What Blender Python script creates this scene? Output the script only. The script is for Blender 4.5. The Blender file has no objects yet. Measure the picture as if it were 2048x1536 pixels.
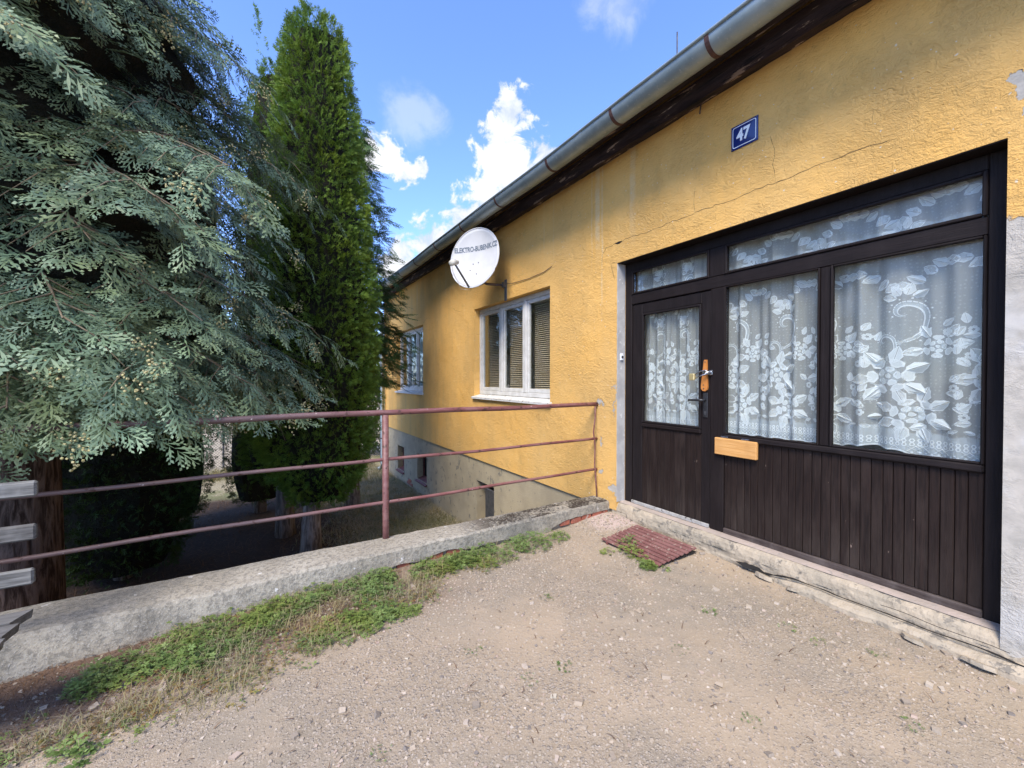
import bpy, math, random
import numpy as np
from mathutils import Vector, noise as mnoise
R = math.radians
rng = np.random.default_rng(47)
random.seed(47)
SC = bpy.context.scene
COL = SC.collection

# ------------------------------------------------------------------ camera
cam_d = bpy.data.cameras.new('camera')
cam = bpy.data.objects.new('camera', cam_d); COL.objects.link(cam)
cam_d.sensor_fit = 'HORIZONTAL'; cam_d.sensor_width = 36.0
cam_d.lens = 836.0 / 2048.0 * 36.0
cam_d.clip_start = 0.05; cam_d.clip_end = 2000
cam.location = (0, 0, 1.42)
cam.rotation_euler = (R(90) - math.atan(11 / 836.0), 0, -R(31.29))
SC.camera = cam

# ------------------------------------------------------------------ node helpers
def N(nt, typ, ins=None, **props):
    n = nt.nodes.new(typ)
    for k, v in props.items(): setattr(n, k, v)
    for k, v in (ins or {}).items():
        if isinstance(v, bpy.types.NodeSocket): nt.links.new(v, n.inputs[k])
        else: n.inputs[k].default_value = v
    return n
def MA(nt, op, a, b=0.0, c=None, clamp=False):
    d = {0: a, 1: b}
    if c is not None: d[2] = c
    return N(nt, 'ShaderNodeMath', d, operation=op, use_clamp=clamp).outputs[0]
def MIX(nt, f, a, b, blend='MIX'):
    def c(v): return tuple(v) + (1,) if isinstance(v, (tuple, list)) and len(v) == 3 else v
    return N(nt, 'ShaderNodeMix', {0: f, 6: c(a), 7: c(b)}, data_type='RGBA', blend_type=blend).outputs[2]
def SS(nt, v, lo, hi):          # smooth ramp of v from lo to hi
    return N(nt, 'ShaderNodeMapRange', {0: v, 1: lo, 2: hi}, interpolation_type='SMOOTHSTEP').outputs[0]
def NOI(nt, vec, scale, detail=4, rough=.55, dist=0.0):
    return N(nt, 'ShaderNodeTexNoise', {'Vector': vec, 'Scale': scale, 'Detail': detail, 'Roughness': rough, 'Distortion': dist}).outputs[0]
def MAP(nt, vec, scale=(1, 1, 1), loc=(0, 0, 0)):
    return N(nt, 'ShaderNodeMapping', {'Vector': vec, 'Scale': scale, 'Location': loc}).outputs[0]

# ------------------------------------------------------------------ world, sun, exposure
SUN = Vector((-.50, -.40, .77)).normalized()
world = bpy.data.worlds.new('World'); SC.world = world; world.use_nodes = True
wt = world.node_tree; wt.nodes.clear()
sky = N(wt, 'ShaderNodeTexSky', sky_type='NISHITA', sun_disc=False)
sky.sun_elevation = math.asin(SUN.z); sky.sun_rotation = math.atan2(SUN.x, SUN.y) % (2 * math.pi)
sky.altitude = 300; sky.air_density = 1.0; sky.dust_density = .3; sky.ozone_density = 2.5
wdir = N(wt, 'ShaderNodeTexCoord').outputs['Generated']
wn = NOI(wt, wdir, 20, 12, .64, .35)
wn2 = NOI(wt, wdir, 5, 4, .5)
def blobs(lst):
    acc = None
    for (c, r) in lst:
        dd = N(wt, 'ShaderNodeVectorMath', {0: wdir, 1: c}, operation='DISTANCE').outputs['Value']
        f = MA(wt, 'MULTIPLY_ADD', dd, -1.0 / r, 1.0)
        acc = f if acc is None else MA(wt, 'MAXIMUM', acc, f)
    return acc
cum = [((.437, .724, .533), .060), ((.432, .752, .497), .066), ((.435, .764, .477), .075), ((.455, .777, .435), .1), ((.443, .811, .381), .105),
       ((.40, .85, .341), .085), ((.33, .895, .297), .08), ((.271, .923, .273), .075), ((.51, .717, .470), .050), ((.50, .75, .43), .085),
       ((.228, .864, .45), .062), ((.19, .87, .452), .062), ((.262, .866, .425), .045), ((.296, .85, .44), .03)]
k = 0
while k < 12:                    # the same cumulus goes on round the rest of the sky
    az = random.uniform(0, 2 * math.pi); el = R(random.uniform(16, 50))
    v = Vector((math.sin(az) * math.cos(el), math.cos(az) * math.cos(el), math.sin(el)))
    if v.dot(Vector((.35, .75, .45)).normalized()) > .72: continue
    cum.append((tuple(v), random.uniform(.12, .26))); k += 1
dens = MA(wt, 'ADD', blobs(cum), MA(wt, 'MULTIPLY_ADD', wn, 3.0, -1.64))
dens = SS(wt, dens, .08, .46)
thin = MA(wt, 'ADD', blobs([((.262, .816, .516), .075), ((.544, .532, .649), .06), ((.51, .55, .66), .05), ((.30, .80, .52), .05)]), MA(wt, 'MULTIPLY_ADD', wn, 1.2, -.6))
thin = MA(wt, 'MULTIPLY', SS(wt, thin, .05, .8), .32)
dens = MA(wt, 'MAXIMUM', dens, thin)
ccol = MIX(wt, SS(wt, MA(wt, 'ADD', MA(wt, 'MULTIPLY', wn2, .5), MA(wt, 'MULTIPLY', wn, .5)), .56, .40), (3.4, 3.5, 3.65), (2.2, 2.5, 3.0))
skyc = MIX(wt, 1.0, sky.outputs[0], (.88, 1.0, 1.34), 'MULTIPLY')
wcol = MIX(wt, dens, skyc, ccol)
bg = N(wt, 'ShaderNodeBackground', {'Color': wcol, 'Strength': .15})
wo = N(wt, 'ShaderNodeOutputWorld', {'Surface': bg.outputs[0]})

sun_d = bpy.data.lights.new('sun', 'SUN'); sun_d.energy = 2.7; sun_d.angle = R(24); sun_d.color = (1, .91, .77)
sun = bpy.data.objects.new('sun', sun_d); COL.objects.link(sun)
sun.rotation_euler = (-SUN).to_track_quat('-Z', 'Y').to_euler()
SC.view_settings.view_transform = 'Standard'; SC.view_settings.look = 'None'
SC.view_settings.exposure = 1.14; SC.view_settings.gamma = 1; SC.view_settings.use_curve_mapping = False
SC.render.engine = 'CYCLES'
SC.cycles.transparent_max_bounces = 24
SC.cycles.max_bounces = 8

# ------------------------------------------------------------------ materials
def newmat(name):
    m = bpy.data.materials.new(name); m.use_nodes = True
    nt = m.node_tree; nt.nodes.clear()
    o = nt.nodes.new('ShaderNodeOutputMaterial')
    return m, nt, o
def finish(nt, o, col, rough=.7, bump=None, bdist=.004, bstr=1.0, metal=0.0, spec=.4, **kw):
    d = {'Base Color': col if isinstance(col, bpy.types.NodeSocket) else tuple(col) + (1,), 'Roughness': rough, 'Metallic': metal, 'Specular IOR Level': spec}
    d.update(kw)
    p = N(nt, 'ShaderNodeBsdfPrincipled', d)
    if bump is not None:
        b = N(nt, 'ShaderNodeBump', {'Height': bump, 'Distance': bdist, 'Strength': bstr})
        nt.links.new(b.outputs[0], p.inputs['Normal'])
    nt.links.new(p.outputs[0], o.inputs[0])
    return p
def OC(nt): return N(nt, 'ShaderNodeTexCoord').outputs['Object']
def mottled(name, c1, c2, scale=6, rough=.8, bscale=80, bdist=.003, c3=None, s3=30, t3=.62, metal=0.0, spec=.3):
    m, nt, o = newmat(name); v = OC(nt)
    f = SS(nt, NOI(nt, v, scale, 6, .6), .35, .65)
    col = MIX(nt, f, c1, c2)
    if c3: col = MIX(nt, SS(nt, NOI(nt, v, s3, 5, .65), t3, t3 + .06), col, c3)
    finish(nt, o, col, rough, NOI(nt, v, bscale, 4), bdist, metal=metal, spec=spec)
    return m

M = {}
# ochre stucco of the house, with bare patches and pale runs where the photo shows them
def make_wall():
    m, nt, o = newmat('ochre_stucco'); v = OC(nt)
    sep = N(nt, 'ShaderNodeSeparateXYZ', {0: v}); y, z = sep.outputs[1], sep.outputs[2]
    n1 = NOI(nt, v, 1.1, 6, .6); n2 = NOI(nt, v, 9, 6, .65, .6); n3 = NOI(nt, v, 60, 3)
    col = MIX(nt, SS(nt, n1, .3, .7), (.76, .435, .125), (.71, .43, .145))
    col = MIX(nt, MA(nt, 'MULTIPLY', SS(nt, n2, .52, .75), .5), col, (.52, .32, .11))
    col = MIX(nt, MA(nt, 'MULTIPLY', SS(nt, n3, .6, .72), .35), col, (.43, .27, .10))
    # weathering: long greyish vertical washes, stronger on the far half of the wall
    st = NOI(nt, MAP(nt, v, (1, 2.2, .32)), 1.6, 5, .6)
    far = SS(nt, y, 5.5, 10.5)
    col = MIX(nt, MA(nt, 'MULTIPLY', SS(nt, st, .45, .7), MA(nt, 'MULTIPLY_ADD', far, .22, .14)), col, (.36, .25, .12))
    wash = SS(nt, NOI(nt, MAP(nt, v, (1, 1, .8), (4, 2, 1)), .55, 6, .62, .5), .46, .66)
    col = MIX(nt, MA(nt, 'MULTIPLY', wash, .25), col, (.54, .36, .15))
    # pale runs under two gutter joints
    for y0, w, zl, a in ((3.37, .05, 2.75, .6), (3.30, .018, 2.2, .5), (2.88, .05, 2.85, .45), (4.35, .012, 3.0, .4), (4.15, .01, 2.9, .3), (3.46, .012, 2.7, .4), (7.6, .03, 2.9, .3), (9.3, .05, 3.0, .35), (10.2, .03, 2.8, .35)):
        d = MA(nt, 'ABSOLUTE', MA(nt, 'SUBTRACT', MA(nt, 'MULTIPLY_ADD', NOI(nt, MAP(nt, v, (0, 0, 1)), 3, 3), .06, y), y0 + .03))
        k = MA(nt, 'MULTIPLY', SS(nt, d, w, w * .35), SS(nt, z, zl - .25, zl + .35))
        k = MA(nt, 'MULTIPLY', k, MA(nt, 'MULTIPLY', SS(nt, n2, .25, .6), a))
        col = MIX(nt, k, col, (.70, .55, .32))
    # small pale flecks where the paint has popped
    fl = SS(nt, NOI(nt, v, 42, 1, .4), .735, .76)
    col = MIX(nt, fl, col, (.70, .58, .40))
    # bare grey render: right pier, round the door edge, rail sockets
    w = MA(nt, 'MULTIPLY_ADD', NOI(nt, v, 7, 6, .65), .34, -.17)
    yy = MA(nt, 'ADD', y, w); zz = MA(nt, 'ADD', z, w)
    grey = MA(nt, 'MULTIPLY', SS(nt, yy, .62, .60), SS(nt, zz, 2.17, 2.15))
    def disc(yc, zc, ry, rz):
        a = MA(nt, 'DIVIDE', MA(nt, 'SUBTRACT', yy, yc), ry); b = MA(nt, 'DIVIDE', MA(nt, 'SUBTRACT', zz, zc), rz)
        return SS(nt, MA(nt, 'ADD', MA(nt, 'MULTIPLY', a, a), MA(nt, 'MULTIPLY', b, b)), 1.1, .9)
    for a in ((.46, 2.82, .045, .06), (.42, 2.68, .03, .03), (3.315, 1.16, .035, .04), (3.31, .75, .028, .05), (3.31, .43, .032, .045), (3.14, .30, .06, .07), (3.11, 1.2, .012, .2)):
        grey = MA(nt, 'MAXIMUM', grey, disc(*a))
    gcol = MIX(nt, SS(nt, n2, .35, .7), (.46, .42, .36), (.35, .325, .28))
    gcol = MIX(nt, MA(nt, 'MULTIPLY', SS(nt, NOI(nt, v, 3, 5), .5, .65), .6), gcol, (.50, .485, .455))
    col = MIX(nt, grey, col, gcol)
    tr = NOI(nt, MAP(nt, v, (1, 1, 1.6)), 14, 7, .62, 2.2)
    fine = NOI(nt, v, 130, 3, .6)
    h = MA(nt, 'ADD', MA(nt, 'MULTIPLY', tr, 1.3), MA(nt, 'MULTIPLY', fine, .5))
    h = MA(nt, 'MULTIPLY', h, MA(nt, 'MULTIPLY_ADD', grey, -.6, MA(nt, 'MULTIPLY_ADD', SS(nt, NOI(nt, v, 1.7, 4, .6), .35, .65), .8, .5)))
    finish(nt, o, col, .9, h, .012, spec=.15)
    return m
M['wall'] = make_wall()
M['plinth'] = mottled('plinth_render', (.40, .335, .225), (.32, .27, .185), 2.2, .9, 60, .005, (.20, .18, .14), 7, .58)
M['reveal'] = mottled('grey_reveal_render', (.46, .45, .43), (.36, .35, .34), 7, .9, 70, .004, (.58, .57, .54), 12, .6)
M['step'] = mottled('sand_concrete', (.41, .34, .25), (.31, .265, .20), 5, .92, 45, .008, (.20, .175, .14), 14, .57)
M['steptop'] = mottled('pinkish_screed', (.40, .325, .275), (.33, .275, .23), 6, .9, 60, .004, (.28, .25, .22), 20, .6)
M['brick'] = mottled('old_brick', (.36, .12, .075), (.27, .09, .06), 9, .9, 70, .004, (.42, .34, .28), 20, .6)
M['dark'] = mottled('dark_gap', (.012, .011, .01), (.02, .018, .016), 9, .95)
M['crackm'] = mottled('crack_shadow_brown', (.10, .065, .035), (.06, .04, .022), 12, .95)
M['white'] = mottled('old_white_paint', (.62, .61, .58), (.52, .51, .48), 8, .55, 60, .001, (.30, .27, .23), 35, .68)
M['sill'] = mottled('flaking_white_sill', (.66, .65, .62), (.55, .54, .51), 8, .6, 60, .003, (.24, .22, .19), 22, .57)
M['worn_white'] = mottled('worn_pale_bar', (.40, .385, .36), (.30, .285, .26), 14, .7, 60, .002, (.10, .09, .08), 30, .58)
M['red'] = mottled('oxide_red_paint', (.155, .048, .043), (.20, .075, .066), 7, .5, 90, .001, (.10, .042, .034), 20, .56, spec=.5)
def make_rail():
    m, nt, o = newmat('weathered_red_rail_paint'); v = OC(nt)
    col = MIX(nt, SS(nt, NOI(nt, MAP(nt, v, (.5, 3, 3)), 9, 5), .4, .62), (.165, .055, .05), (.225, .105, .095))
    sep = N(nt, 'ShaderNodeSeparateXYZ', {0: v})
    lf = SS(nt, sep.outputs[0], .6, -1.1)                       # colour turns browner towards the left end of the run
    col = MIX(nt, MA(nt, 'MULTIPLY', lf, .75), col, (.115, .085, .082))
    col = MIX(nt, SS(nt, NOI(nt, v, 40, 3, .6), .71, .73), col, (.50, .42, .38))
    col = MIX(nt, SS(nt, NOI(nt, v, 21, 4, .6), .60, .64), col, (.07, .03, .024))
    finish(nt, o, col, .5, NOI(nt, v, 90, 3), .0012, spec=.45)
    return m
M['rail'] = make_rail()
M['grate'] = mottled('dusty_red_grate', (.15, .062, .055), (.21, .10, .088), 9, .75, 90, .002, (.30, .23, .18), 30, .58)
def make_timber(name, c1, c2, c3, along=2, w=.5, rough=.66, wear=False):
    m, nt, o = newmat(name); v = OC(nt)
    rnd = N(nt, 'ShaderNodeObjectInfo').outputs['Random']
    off = N(nt, 'ShaderNodeCombineXYZ', {0: MA(nt, 'MULTIPLY', rnd, 17), 1: MA(nt, 'MULTIPLY', rnd, 31), 2: MA(nt, 'MULTIPLY', rnd, 7)}).outputs[0]
    vv = N(nt, 'ShaderNodeVectorMath', {0: v, 1: off}, operation='ADD').outputs[0]
    sc = [26, 26, 26]; sc[along] = 1.3
    g = NOI(nt, MAP(nt, vv, tuple(sc)), 3, 6, .65, .4)
    col = MIX(nt, SS(nt, g, .3, .7), c1, c2)
    col = MIX(nt, MA(nt, 'MULTIPLY', SS(nt, NOI(nt, MAP(nt, vv, (3, 3, 1)), 2.2, 5, .6), .45, .7), w), col, c3)
    if wear:
        z = N(nt, 'ShaderNodeSeparateXYZ', {0: v}).outputs[2]
        k = MA(nt, 'MULTIPLY', SS(nt, z, .62, .22), SS(nt, NOI(nt, MAP(nt, vv, (9, 9, 1.2)), 2, 6, .7), .36, .66))
        col = MIX(nt, MA(nt, 'MULTIPLY', k, .5), col, (.055, .042, .034))
        col = MIX(nt, SS(nt, NOI(nt, MAP(nt, v, (12, 12, 5)), 2.2, 3, .6), .735, .75), col, (.20, .15, .12))
    col = MIX(nt, MA(nt, 'MULTIPLY', rnd, .45), col, (.012, .006, .0045))
    finish(nt, o, col, rough, g, .003, spec=.22)
    return m
M['timber'] = make_timber('black_brown_stained_wood', (.0065, .0045, .0047), (.014, .0098, .010), (.023, .017, .0165))
M['plankmat'] = make_timber('stained_boarding', (.0075, .0042, .0035), (.024, .0138, .0108), (.046, .032, .026), wear=True)
M['rail_h'] = make_timber('stained_rail_wood', (.0065, .0045, .0047), (.015, .0105, .011), (.023, .0175, .017), along=1)
M['worn'] = make_timber('worn_bottom_rail_wood', (.05, .036, .032), (.12, .095, .085), (.17, .14, .125), along=1, w=.7)
M['bench'] = make_timber('grey_weathered_bench_wood', (.10, .097, .09), (.25, .243, .225), (.33, .32, .30), along=0, w=.6, rough=.85)
M['orange'] = make_timber('varnished_orange_pine', (.55, .27, .08), (.68, .38, .14), (.42, .21, .07), along=1, w=.3)
M['hasp'] = mottled('orange_varnished_ply', (.56, .22, .055), (.48, .18, .045), 9, .45, 60, .001)
def make_peel():
    m, nt, o = newmat('peeling_brown_eave_paint'); v = OC(nt)
    a = NOI(nt, MAP(nt, v, (6, 1.1, 6)), 2.2, 8, .68, .6)
    col = MIX(nt, SS(nt, a, .35, .6), (.018, .010, .010), (.045, .026, .022))
    col = MIX(nt, SS(nt, a, .575, .615), col, (.34, .24, .17))
    b = NOI(nt, MAP(nt, v, (8, .9, 8)), 3.4, 6, .6)
    col = MIX(nt, SS(nt, b, .58, .63), col, (.008, .006, .006))
    finish(nt, o, col, .8, a, .012)
    return m
M['peel'] = make_peel()
M['zinc'] = mottled('galvanised_zinc', (.33, .38, .385), (.25, .30, .31), 5, .46, 40, .0006, (.40, .43, .42), 45, .6, metal=.45, spec=.5)
M['strap'] = mottled('brown_gutter_strap', (.07, .035, .03), (.10, .05, .04), 20, .6)
M['tile'] = mottled('roof_sheet', (.20, .11, .08), (.26, .14, .10), 4, .85)
M['plaster_in'] = mottled('interior_plaster', (.50, .46, .38), (.44, .40, .33), 2, .9)
M['floor_in'] = mottled('interior_floor', (.20, .14, .10), (.26, .19, .14), 3, .7)
M['dishm'] = mottled('dish_white_enamel', (.58, .585, .60), (.53, .535, .55), 5, .45, 30, .0003, (.50, .48, .44), 26, .66, spec=.5)
M['steel'] = mottled('dark_steel', (.10, .10, .105), (.15, .145, .14), 20, .5, metal=.6)
M['rusty'] = mottled('rusty_bracket', (.13, .08, .06), (.09, .085, .085), 25, .7, metal=.2)
M['chrome'] = mottled('bright_steel', (.6, .6, .6), (.5, .5, .5), 20, .25, metal=1.0)
M['brass'] = mottled('brass', (.72, .58, .28), (.65, .52, .25), 20, .35, metal=.6)
M['blackmetal'] = mottled('black_handle', (.02, .02, .022), (.03, .03, .032), 20, .35, spec=.6)
M['letter'] = mottled('grey_lettering', (.13, .16, .20), (.16, .19, .23), 20, .6)
M['plastic'] = mottled('pale_plastic', (.62, .60, .52), (.55, .53, .46), 20, .5)
M['enamel'] = mottled('blue_enamel', (.008, .018, .115), (.010, .022, .13), 8, .12, 12, .0004, spec=.7)
M['enamelw'] = mottled('white_enamel', (.80, .82, .84), (.76, .78, .80), 20, .2)
M['screen'] = mottled('blind_beige', (.74, .58, .40), (.68, .53, .37), 8, .35)
M['cord'] = mottled('pale_cord', (.6, .56, .48), (.55, .5, .44), 8, .7)
M['bark'] = None
def make_glass():
    m, nt, o = newmat('window_glass'); v = OC(nt)
    fr = N(nt, 'ShaderNodeFresnel', {'IOR': 1.5}).outputs[0]
    b = N(nt, 'ShaderNodeBump', {'Height': NOI(nt, v, 3, 2), 'Distance': .004, 'Strength': .5})
    gl = N(nt, 'ShaderNodeBsdfGlossy', {'Color': (1, 1, 1, 1), 'Roughness': .015, 'Normal': b.outputs[0]})
    tr = N(nt, 'ShaderNodeBsdfTransparent', {'Color': (.94, .96, .95, 1)})
    di = N(nt, 'ShaderNodeBsdfDiffuse', {'Color': (.6, .58, .54, 1)})   # dust film
    mx = N(nt, 'ShaderNodeMixShader', {0: MA(nt, 'MINIMUM', MA(nt, 'MULTIPLY', fr, .33), 1.0), 1: tr.outputs[0], 2: gl.outputs[0]})
    dust = MA(nt, 'MULTIPLY', SS(nt, NOI(nt, v, 4, 6, .7), .3, .8), .04)
    m2 = N(nt, 'ShaderNodeMixShader', {0: dust, 1: mx.outputs[0], 2: di.outputs[0]})
    nt.links.new(m2.outputs[0], o.inputs[0])
    return m
M['glass'] = make_glass()
def make_cloth(name, op, col=(.82, .84, .84), dots=False):
    m, nt, o = newmat(name)
    d = N(nt, 'ShaderNodeBsdfDiffuse', {'Color': col + (1,)}); t = N(nt, 'ShaderNodeBsdfTranslucent', {'Color': col + (1,)})
    mx = N(nt, 'ShaderNodeMixShader', {0: .25, 1: d.outputs[0], 2: t.outputs[0]})
    tr = N(nt, 'ShaderNodeBsdfTransparent')
    f = op
    if dots:
        v = OC(nt)
        vo = N(nt, 'ShaderNodeTexVoronoi', {'Vector': MAP(nt, v, (0, 1, 1)), 'Scale': 48.0, 'Randomness': .35}).outputs[0]
        f = MA(nt, 'MULTIPLY_ADD', SS(nt, vo, .30, .14), .14, op)
    m2 = N(nt, 'ShaderNodeMixShader', {0: f, 1: tr.outputs[0], 2: mx.outputs[0]})
    nt.links.new(m2.outputs[0], o.inputs[0])
    return m
M['tulle'] = make_cloth('white_tulle', .46, (.92, .90, .86), True)
M['lace'] = make_cloth('white_lace_motif', .98, (.95, .95, .94))
M['lace2'] = make_cloth('thin_lace_fill', .55, (.84, .87, .88))
M['lace3'] = make_cloth('woven_lace_petal', .88, (.92, .93, .92))
M['bluecloth'] = make_cloth('pale_blue_curtain', .8, (.62, .72, .78))
def make_concrete():
    m, nt, o = newmat('lichen_concrete'); v = OC(nt)
    sep = N(nt, 'ShaderNodeSeparateXYZ', {0: v}); x = sep.outputs[0]
    nrm = N(nt, 'ShaderNodeSeparateXYZ', {0: N(nt, 'ShaderNodeNewGeometry').outputs['Normal']}).outputs[2]
    a = NOI(nt, v, 3.5, 6, .6); b = NOI(nt, v, 34, 7, .75); c = NOI(nt, v, 110, 4, .7)
    col = MIX(nt, SS(nt, a, .35, .65), (.33, .295, .235), (.42, .38, .31))
    col = MIX(nt, MA(nt, 'MULTIPLY', SS(nt, b, .45, .60), .62), col, (.135, .127, .11))
    col = MIX(nt, MA(nt, 'MULTIPLY', SS(nt, NOI(nt, v, 1.6, 5, .6), .5, .66), .55), col, (.13, .125, .11))
    col = MIX(nt, MA(nt, 'MULTIPLY', SS(nt, c, .56, .66), .6), col, (.52, .49, .44))
    # pink bird-cherry stain, black crust of moss on the top face towards the house, pale lichen spots
    moss = MA(nt, 'MULTIPLY', SS(nt, MA(nt, 'ADD', MA(nt, 'MULTIPLY', NOI(nt, v, 5, 5, .6), .5), MA(nt, 'MULTIPLY', NOI(nt, v, 40, 6, .75), .5)), .46, .54), MA(nt, 'MULTIPLY', SS(nt, x, .3, .9), SS(nt, x, 2.5, 2.1)))
    moss = MA(nt, 'MULTIPLY', moss, SS(nt, nrm, .5, .8))
    col = MIX(nt, MA(nt, 'MULTIPLY', moss, .9), col, (.035, .024, .02))
    ol = MA(nt, 'MULTIPLY', SS(nt, NOI(nt, v, 5, 4), .42, .55), MA(nt, 'MULTIPLY', SS(nt, x, 2.3, 2.6), SS(nt, nrm, .5, .8)))
    col = MIX(nt, MA(nt, 'MULTIPLY', ol, .7), col, (.28, .25, .13))
    col = MIX(nt, SS(nt, NOI(nt, v, 15, 3, .5), .70, .73), col, (.60, .58, .54))
    h = MA(nt, 'ADD', MA(nt, 'MULTIPLY', b, 1.2), MA(nt, 'ADD', MA(nt, 'MULTIPLY', c, .5), moss))
    finish(nt, o, col, .95, h, .008, spec=.15)
    return m
M['concrete'] = make_concrete()
def make_yard():
    m, nt, o = newmat('sandy_gravel_dirt'); v = OC(nt)
    a = NOI(nt, v, .9, 5, .6); b = NOI(nt, v, 5, 6, .65); c = NOI(nt, v, 55, 5, .7); e = NOI(nt, v, 210, 2, .6)
    vo = N(nt, 'ShaderNodeTexVoronoi', {'Vector': v, 'Scale': 75.0}, feature='F1')
    vo2 = N(nt, 'ShaderNodeTexVoronoi', {'Vector': v, 'Scale': 150.0}, feature='F1')
    col = MIX(nt, SS(nt, a, .36, .62), (.365, .285, .197), (.275, .23, .172))
    col = MIX(nt, MA(nt, 'MULTIPLY', SS(nt, b, .45, .7), .55), col, (.40, .315, .225))
    worn = SS(nt, NOI(nt, MAP(nt, v, (1, 1, 1), (3.1, .4, 0)), 1.1, 3, .5), .44, .60)
    rough_ = MA(nt, 'SUBTRACT', 1.0, MA(nt, 'MULTIPLY', worn, .62))
    col = MIX(nt, MA(nt, 'MULTIPLY', SS(nt, c, .5, .7), MA(nt, 'MULTIPLY', rough_, .6)), col, (.17, .14, .11))
    st = N(nt, 'ShaderNodeSeparateXYZ', {0: vo.outputs['Color']}).outputs[0]
    stone = MA(nt, 'MULTIPLY', SS(nt, st, .45, .6), SS(nt, vo.outputs[0], .55, .35))
    tone = MIX(nt, N(nt, 'ShaderNodeSeparateXYZ', {0: vo.outputs['Color']}).outputs[1], (.24, .21, .18), (.50, .43, .35))
    col = MIX(nt, MA(nt, 'MULTIPLY', stone, MA(nt, 'MULTIPLY', rough_, .75)), col, tone)
    tone2 = MIX(nt, N(nt, 'ShaderNodeSeparateXYZ', {0: vo2.outputs['Color']}).outputs[1], (.20, .17, .14), (.55, .47, .38))
    col = MIX(nt, MA(nt, 'MULTIPLY', SS(nt, vo2.outputs[0], .5, .3), MA(nt, 'MULTIPLY', rough_, .55)), col, tone2)
    # needle litter in front of the coping on the left
    sep = N(nt, 'ShaderNodeSeparateXYZ', {0: v}); x, y = sep.outputs[0], sep.outputs[1]
    lit = MA(nt, 'MULTIPLY', SS(nt, MA(nt, 'MULTIPLY_ADD', b, .5, y), 2.55, 2.95), SS(nt, MA(nt, 'MULTIPLY_ADD', c, .8, x), 1.9, .9))
    col = MIX(nt, MA(nt, 'MULTIPLY', lit, .8), col, MIX(nt, c, (.07, .035, .025), (.17, .10, .07)))
    # crushed brick rubble in the corner by the door
    d = N(nt, 'ShaderNodeVectorMath', {0: MAP(nt, v, (1, 1, 0)), 1: (2.95, 3.0, 0)}, operation='DISTANCE').outputs['Value']
    rub = SS(nt, MA(nt, 'MULTIPLY_ADD', b, .25, d), .42, .28)
    col = MIX(nt, MA(nt, 'MULTIPLY', rub, .8), col, MIX(nt, e, (.50, .33, .29), (.55, .49, .45)))
    h = MA(nt, 'ADD', MA(nt, 'MULTIPLY', c, .6), MA(nt, 'ADD', MA(nt, 'MULTIPLY', stone, .35), MA(nt, 'MULTIPLY', e, .4)))
    finish(nt, o, col, .95, MA(nt, 'MULTIPLY', h, rough_), .010, spec=.12)
    return m
M['yard'] = make_yard()
def make_garden():
    m, nt, o = newmat('garden_soil_and_dry_grass'); v = OC(nt)
    sep = N(nt, 'ShaderNodeSeparateXYZ', {0: v}); x, y = sep.outputs[0], sep.outputs[1]
    a = NOI(nt, v, 1.2, 6, .6); c = NOI(nt, v, 30, 5, .7)
    soil = MIX(nt, c, (.035, .024, .018), (.12, .085, .06))
    straw = MIX(nt, SS(nt, c, .35, .65), (.22, .185, .11), (.42, .36, .24))
    straw = MIX(nt, MA(nt, 'MULTIPLY', SS(nt, a, .45, .6), .6), straw, (.10, .13, .04))
    f = SS(nt, MA(nt, 'MULTIPLY_ADD', a, .9, x), 1.35, 1.95)
    f = MA(nt, 'MAXIMUM', f, SS(nt, MA(nt, 'MULTIPLY_ADD', a, 1.5, y), 11.4, 12.4))
    col = MIX(nt, f, soil, straw)
    field = SS(nt, MA(nt, 'MULTIPLY_ADD', a, 1.2, y), 14.9, 15.6)
    col = MIX(nt, field, col, MIX(nt, SS(nt, c, .3, .7), (.44, .37, .26), (.36, .30, .21)))
    finish(nt, o, col, .95, c, .03, spec=.1)
    return m
M['garden'] = make_garden()
def make_leaf(name, dark, light, tip, rough=.55, trans=.22, drift=2.2):
    m, nt, o = newmat(name)
    t = N(nt, 'ShaderNodeAttribute', attribute_name='tint').outputs['Fac']
    g = N(nt, 'ShaderNodeAttribute', attribute_name='grad').outputs['Fac']
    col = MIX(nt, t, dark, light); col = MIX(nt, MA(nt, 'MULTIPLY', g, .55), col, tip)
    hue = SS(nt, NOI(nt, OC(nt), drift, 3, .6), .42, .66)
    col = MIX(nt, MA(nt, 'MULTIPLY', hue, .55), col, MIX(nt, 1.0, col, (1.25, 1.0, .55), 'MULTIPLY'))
    p = N(nt, 'ShaderNodeBsdfPrincipled', {'Base Color': col, 'Roughness': rough, 'Specular IOR Level': .3})
    tl = N(nt, 'ShaderNodeBsdfTranslucent', {'Color': col})
    mx = N(nt, 'ShaderNodeMixShader', {0: trans, 1: p.outputs[0], 2: tl.outputs[0]})
    nt.links.new(mx.outputs[0], o.inputs[0])
    return m
M['cyp'] = make_leaf('blue_green_cypress_leaf', (.046, .088, .046), (.125, .20, .108), (.34, .44, .29), .5, .10)
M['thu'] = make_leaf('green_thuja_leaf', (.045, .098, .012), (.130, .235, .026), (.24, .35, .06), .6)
M['thu_shade'] = make_leaf('thuja_leaf_painted_shade', (.022, .050, .012), (.05, .10, .02), (.08, .14, .03), .6)  # darker copy of the thuja green, deep shade put into the leaf colour
M['con'] = make_leaf('deep_green_conifer_leaf', (.024, .062, .016), (.055, .12, .030), (.10, .19, .05), .55)
M['weed'] = make_leaf('weed_leaf', (.085, .15, .035), (.20, .28, .085), (.28, .36, .14), .5, .3)
M['dryweed'] = make_leaf('reddish_weed_leaf', (.17, .075, .035), (.24, .22, .07), (.30, .20, .08), .7, .2)
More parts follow.
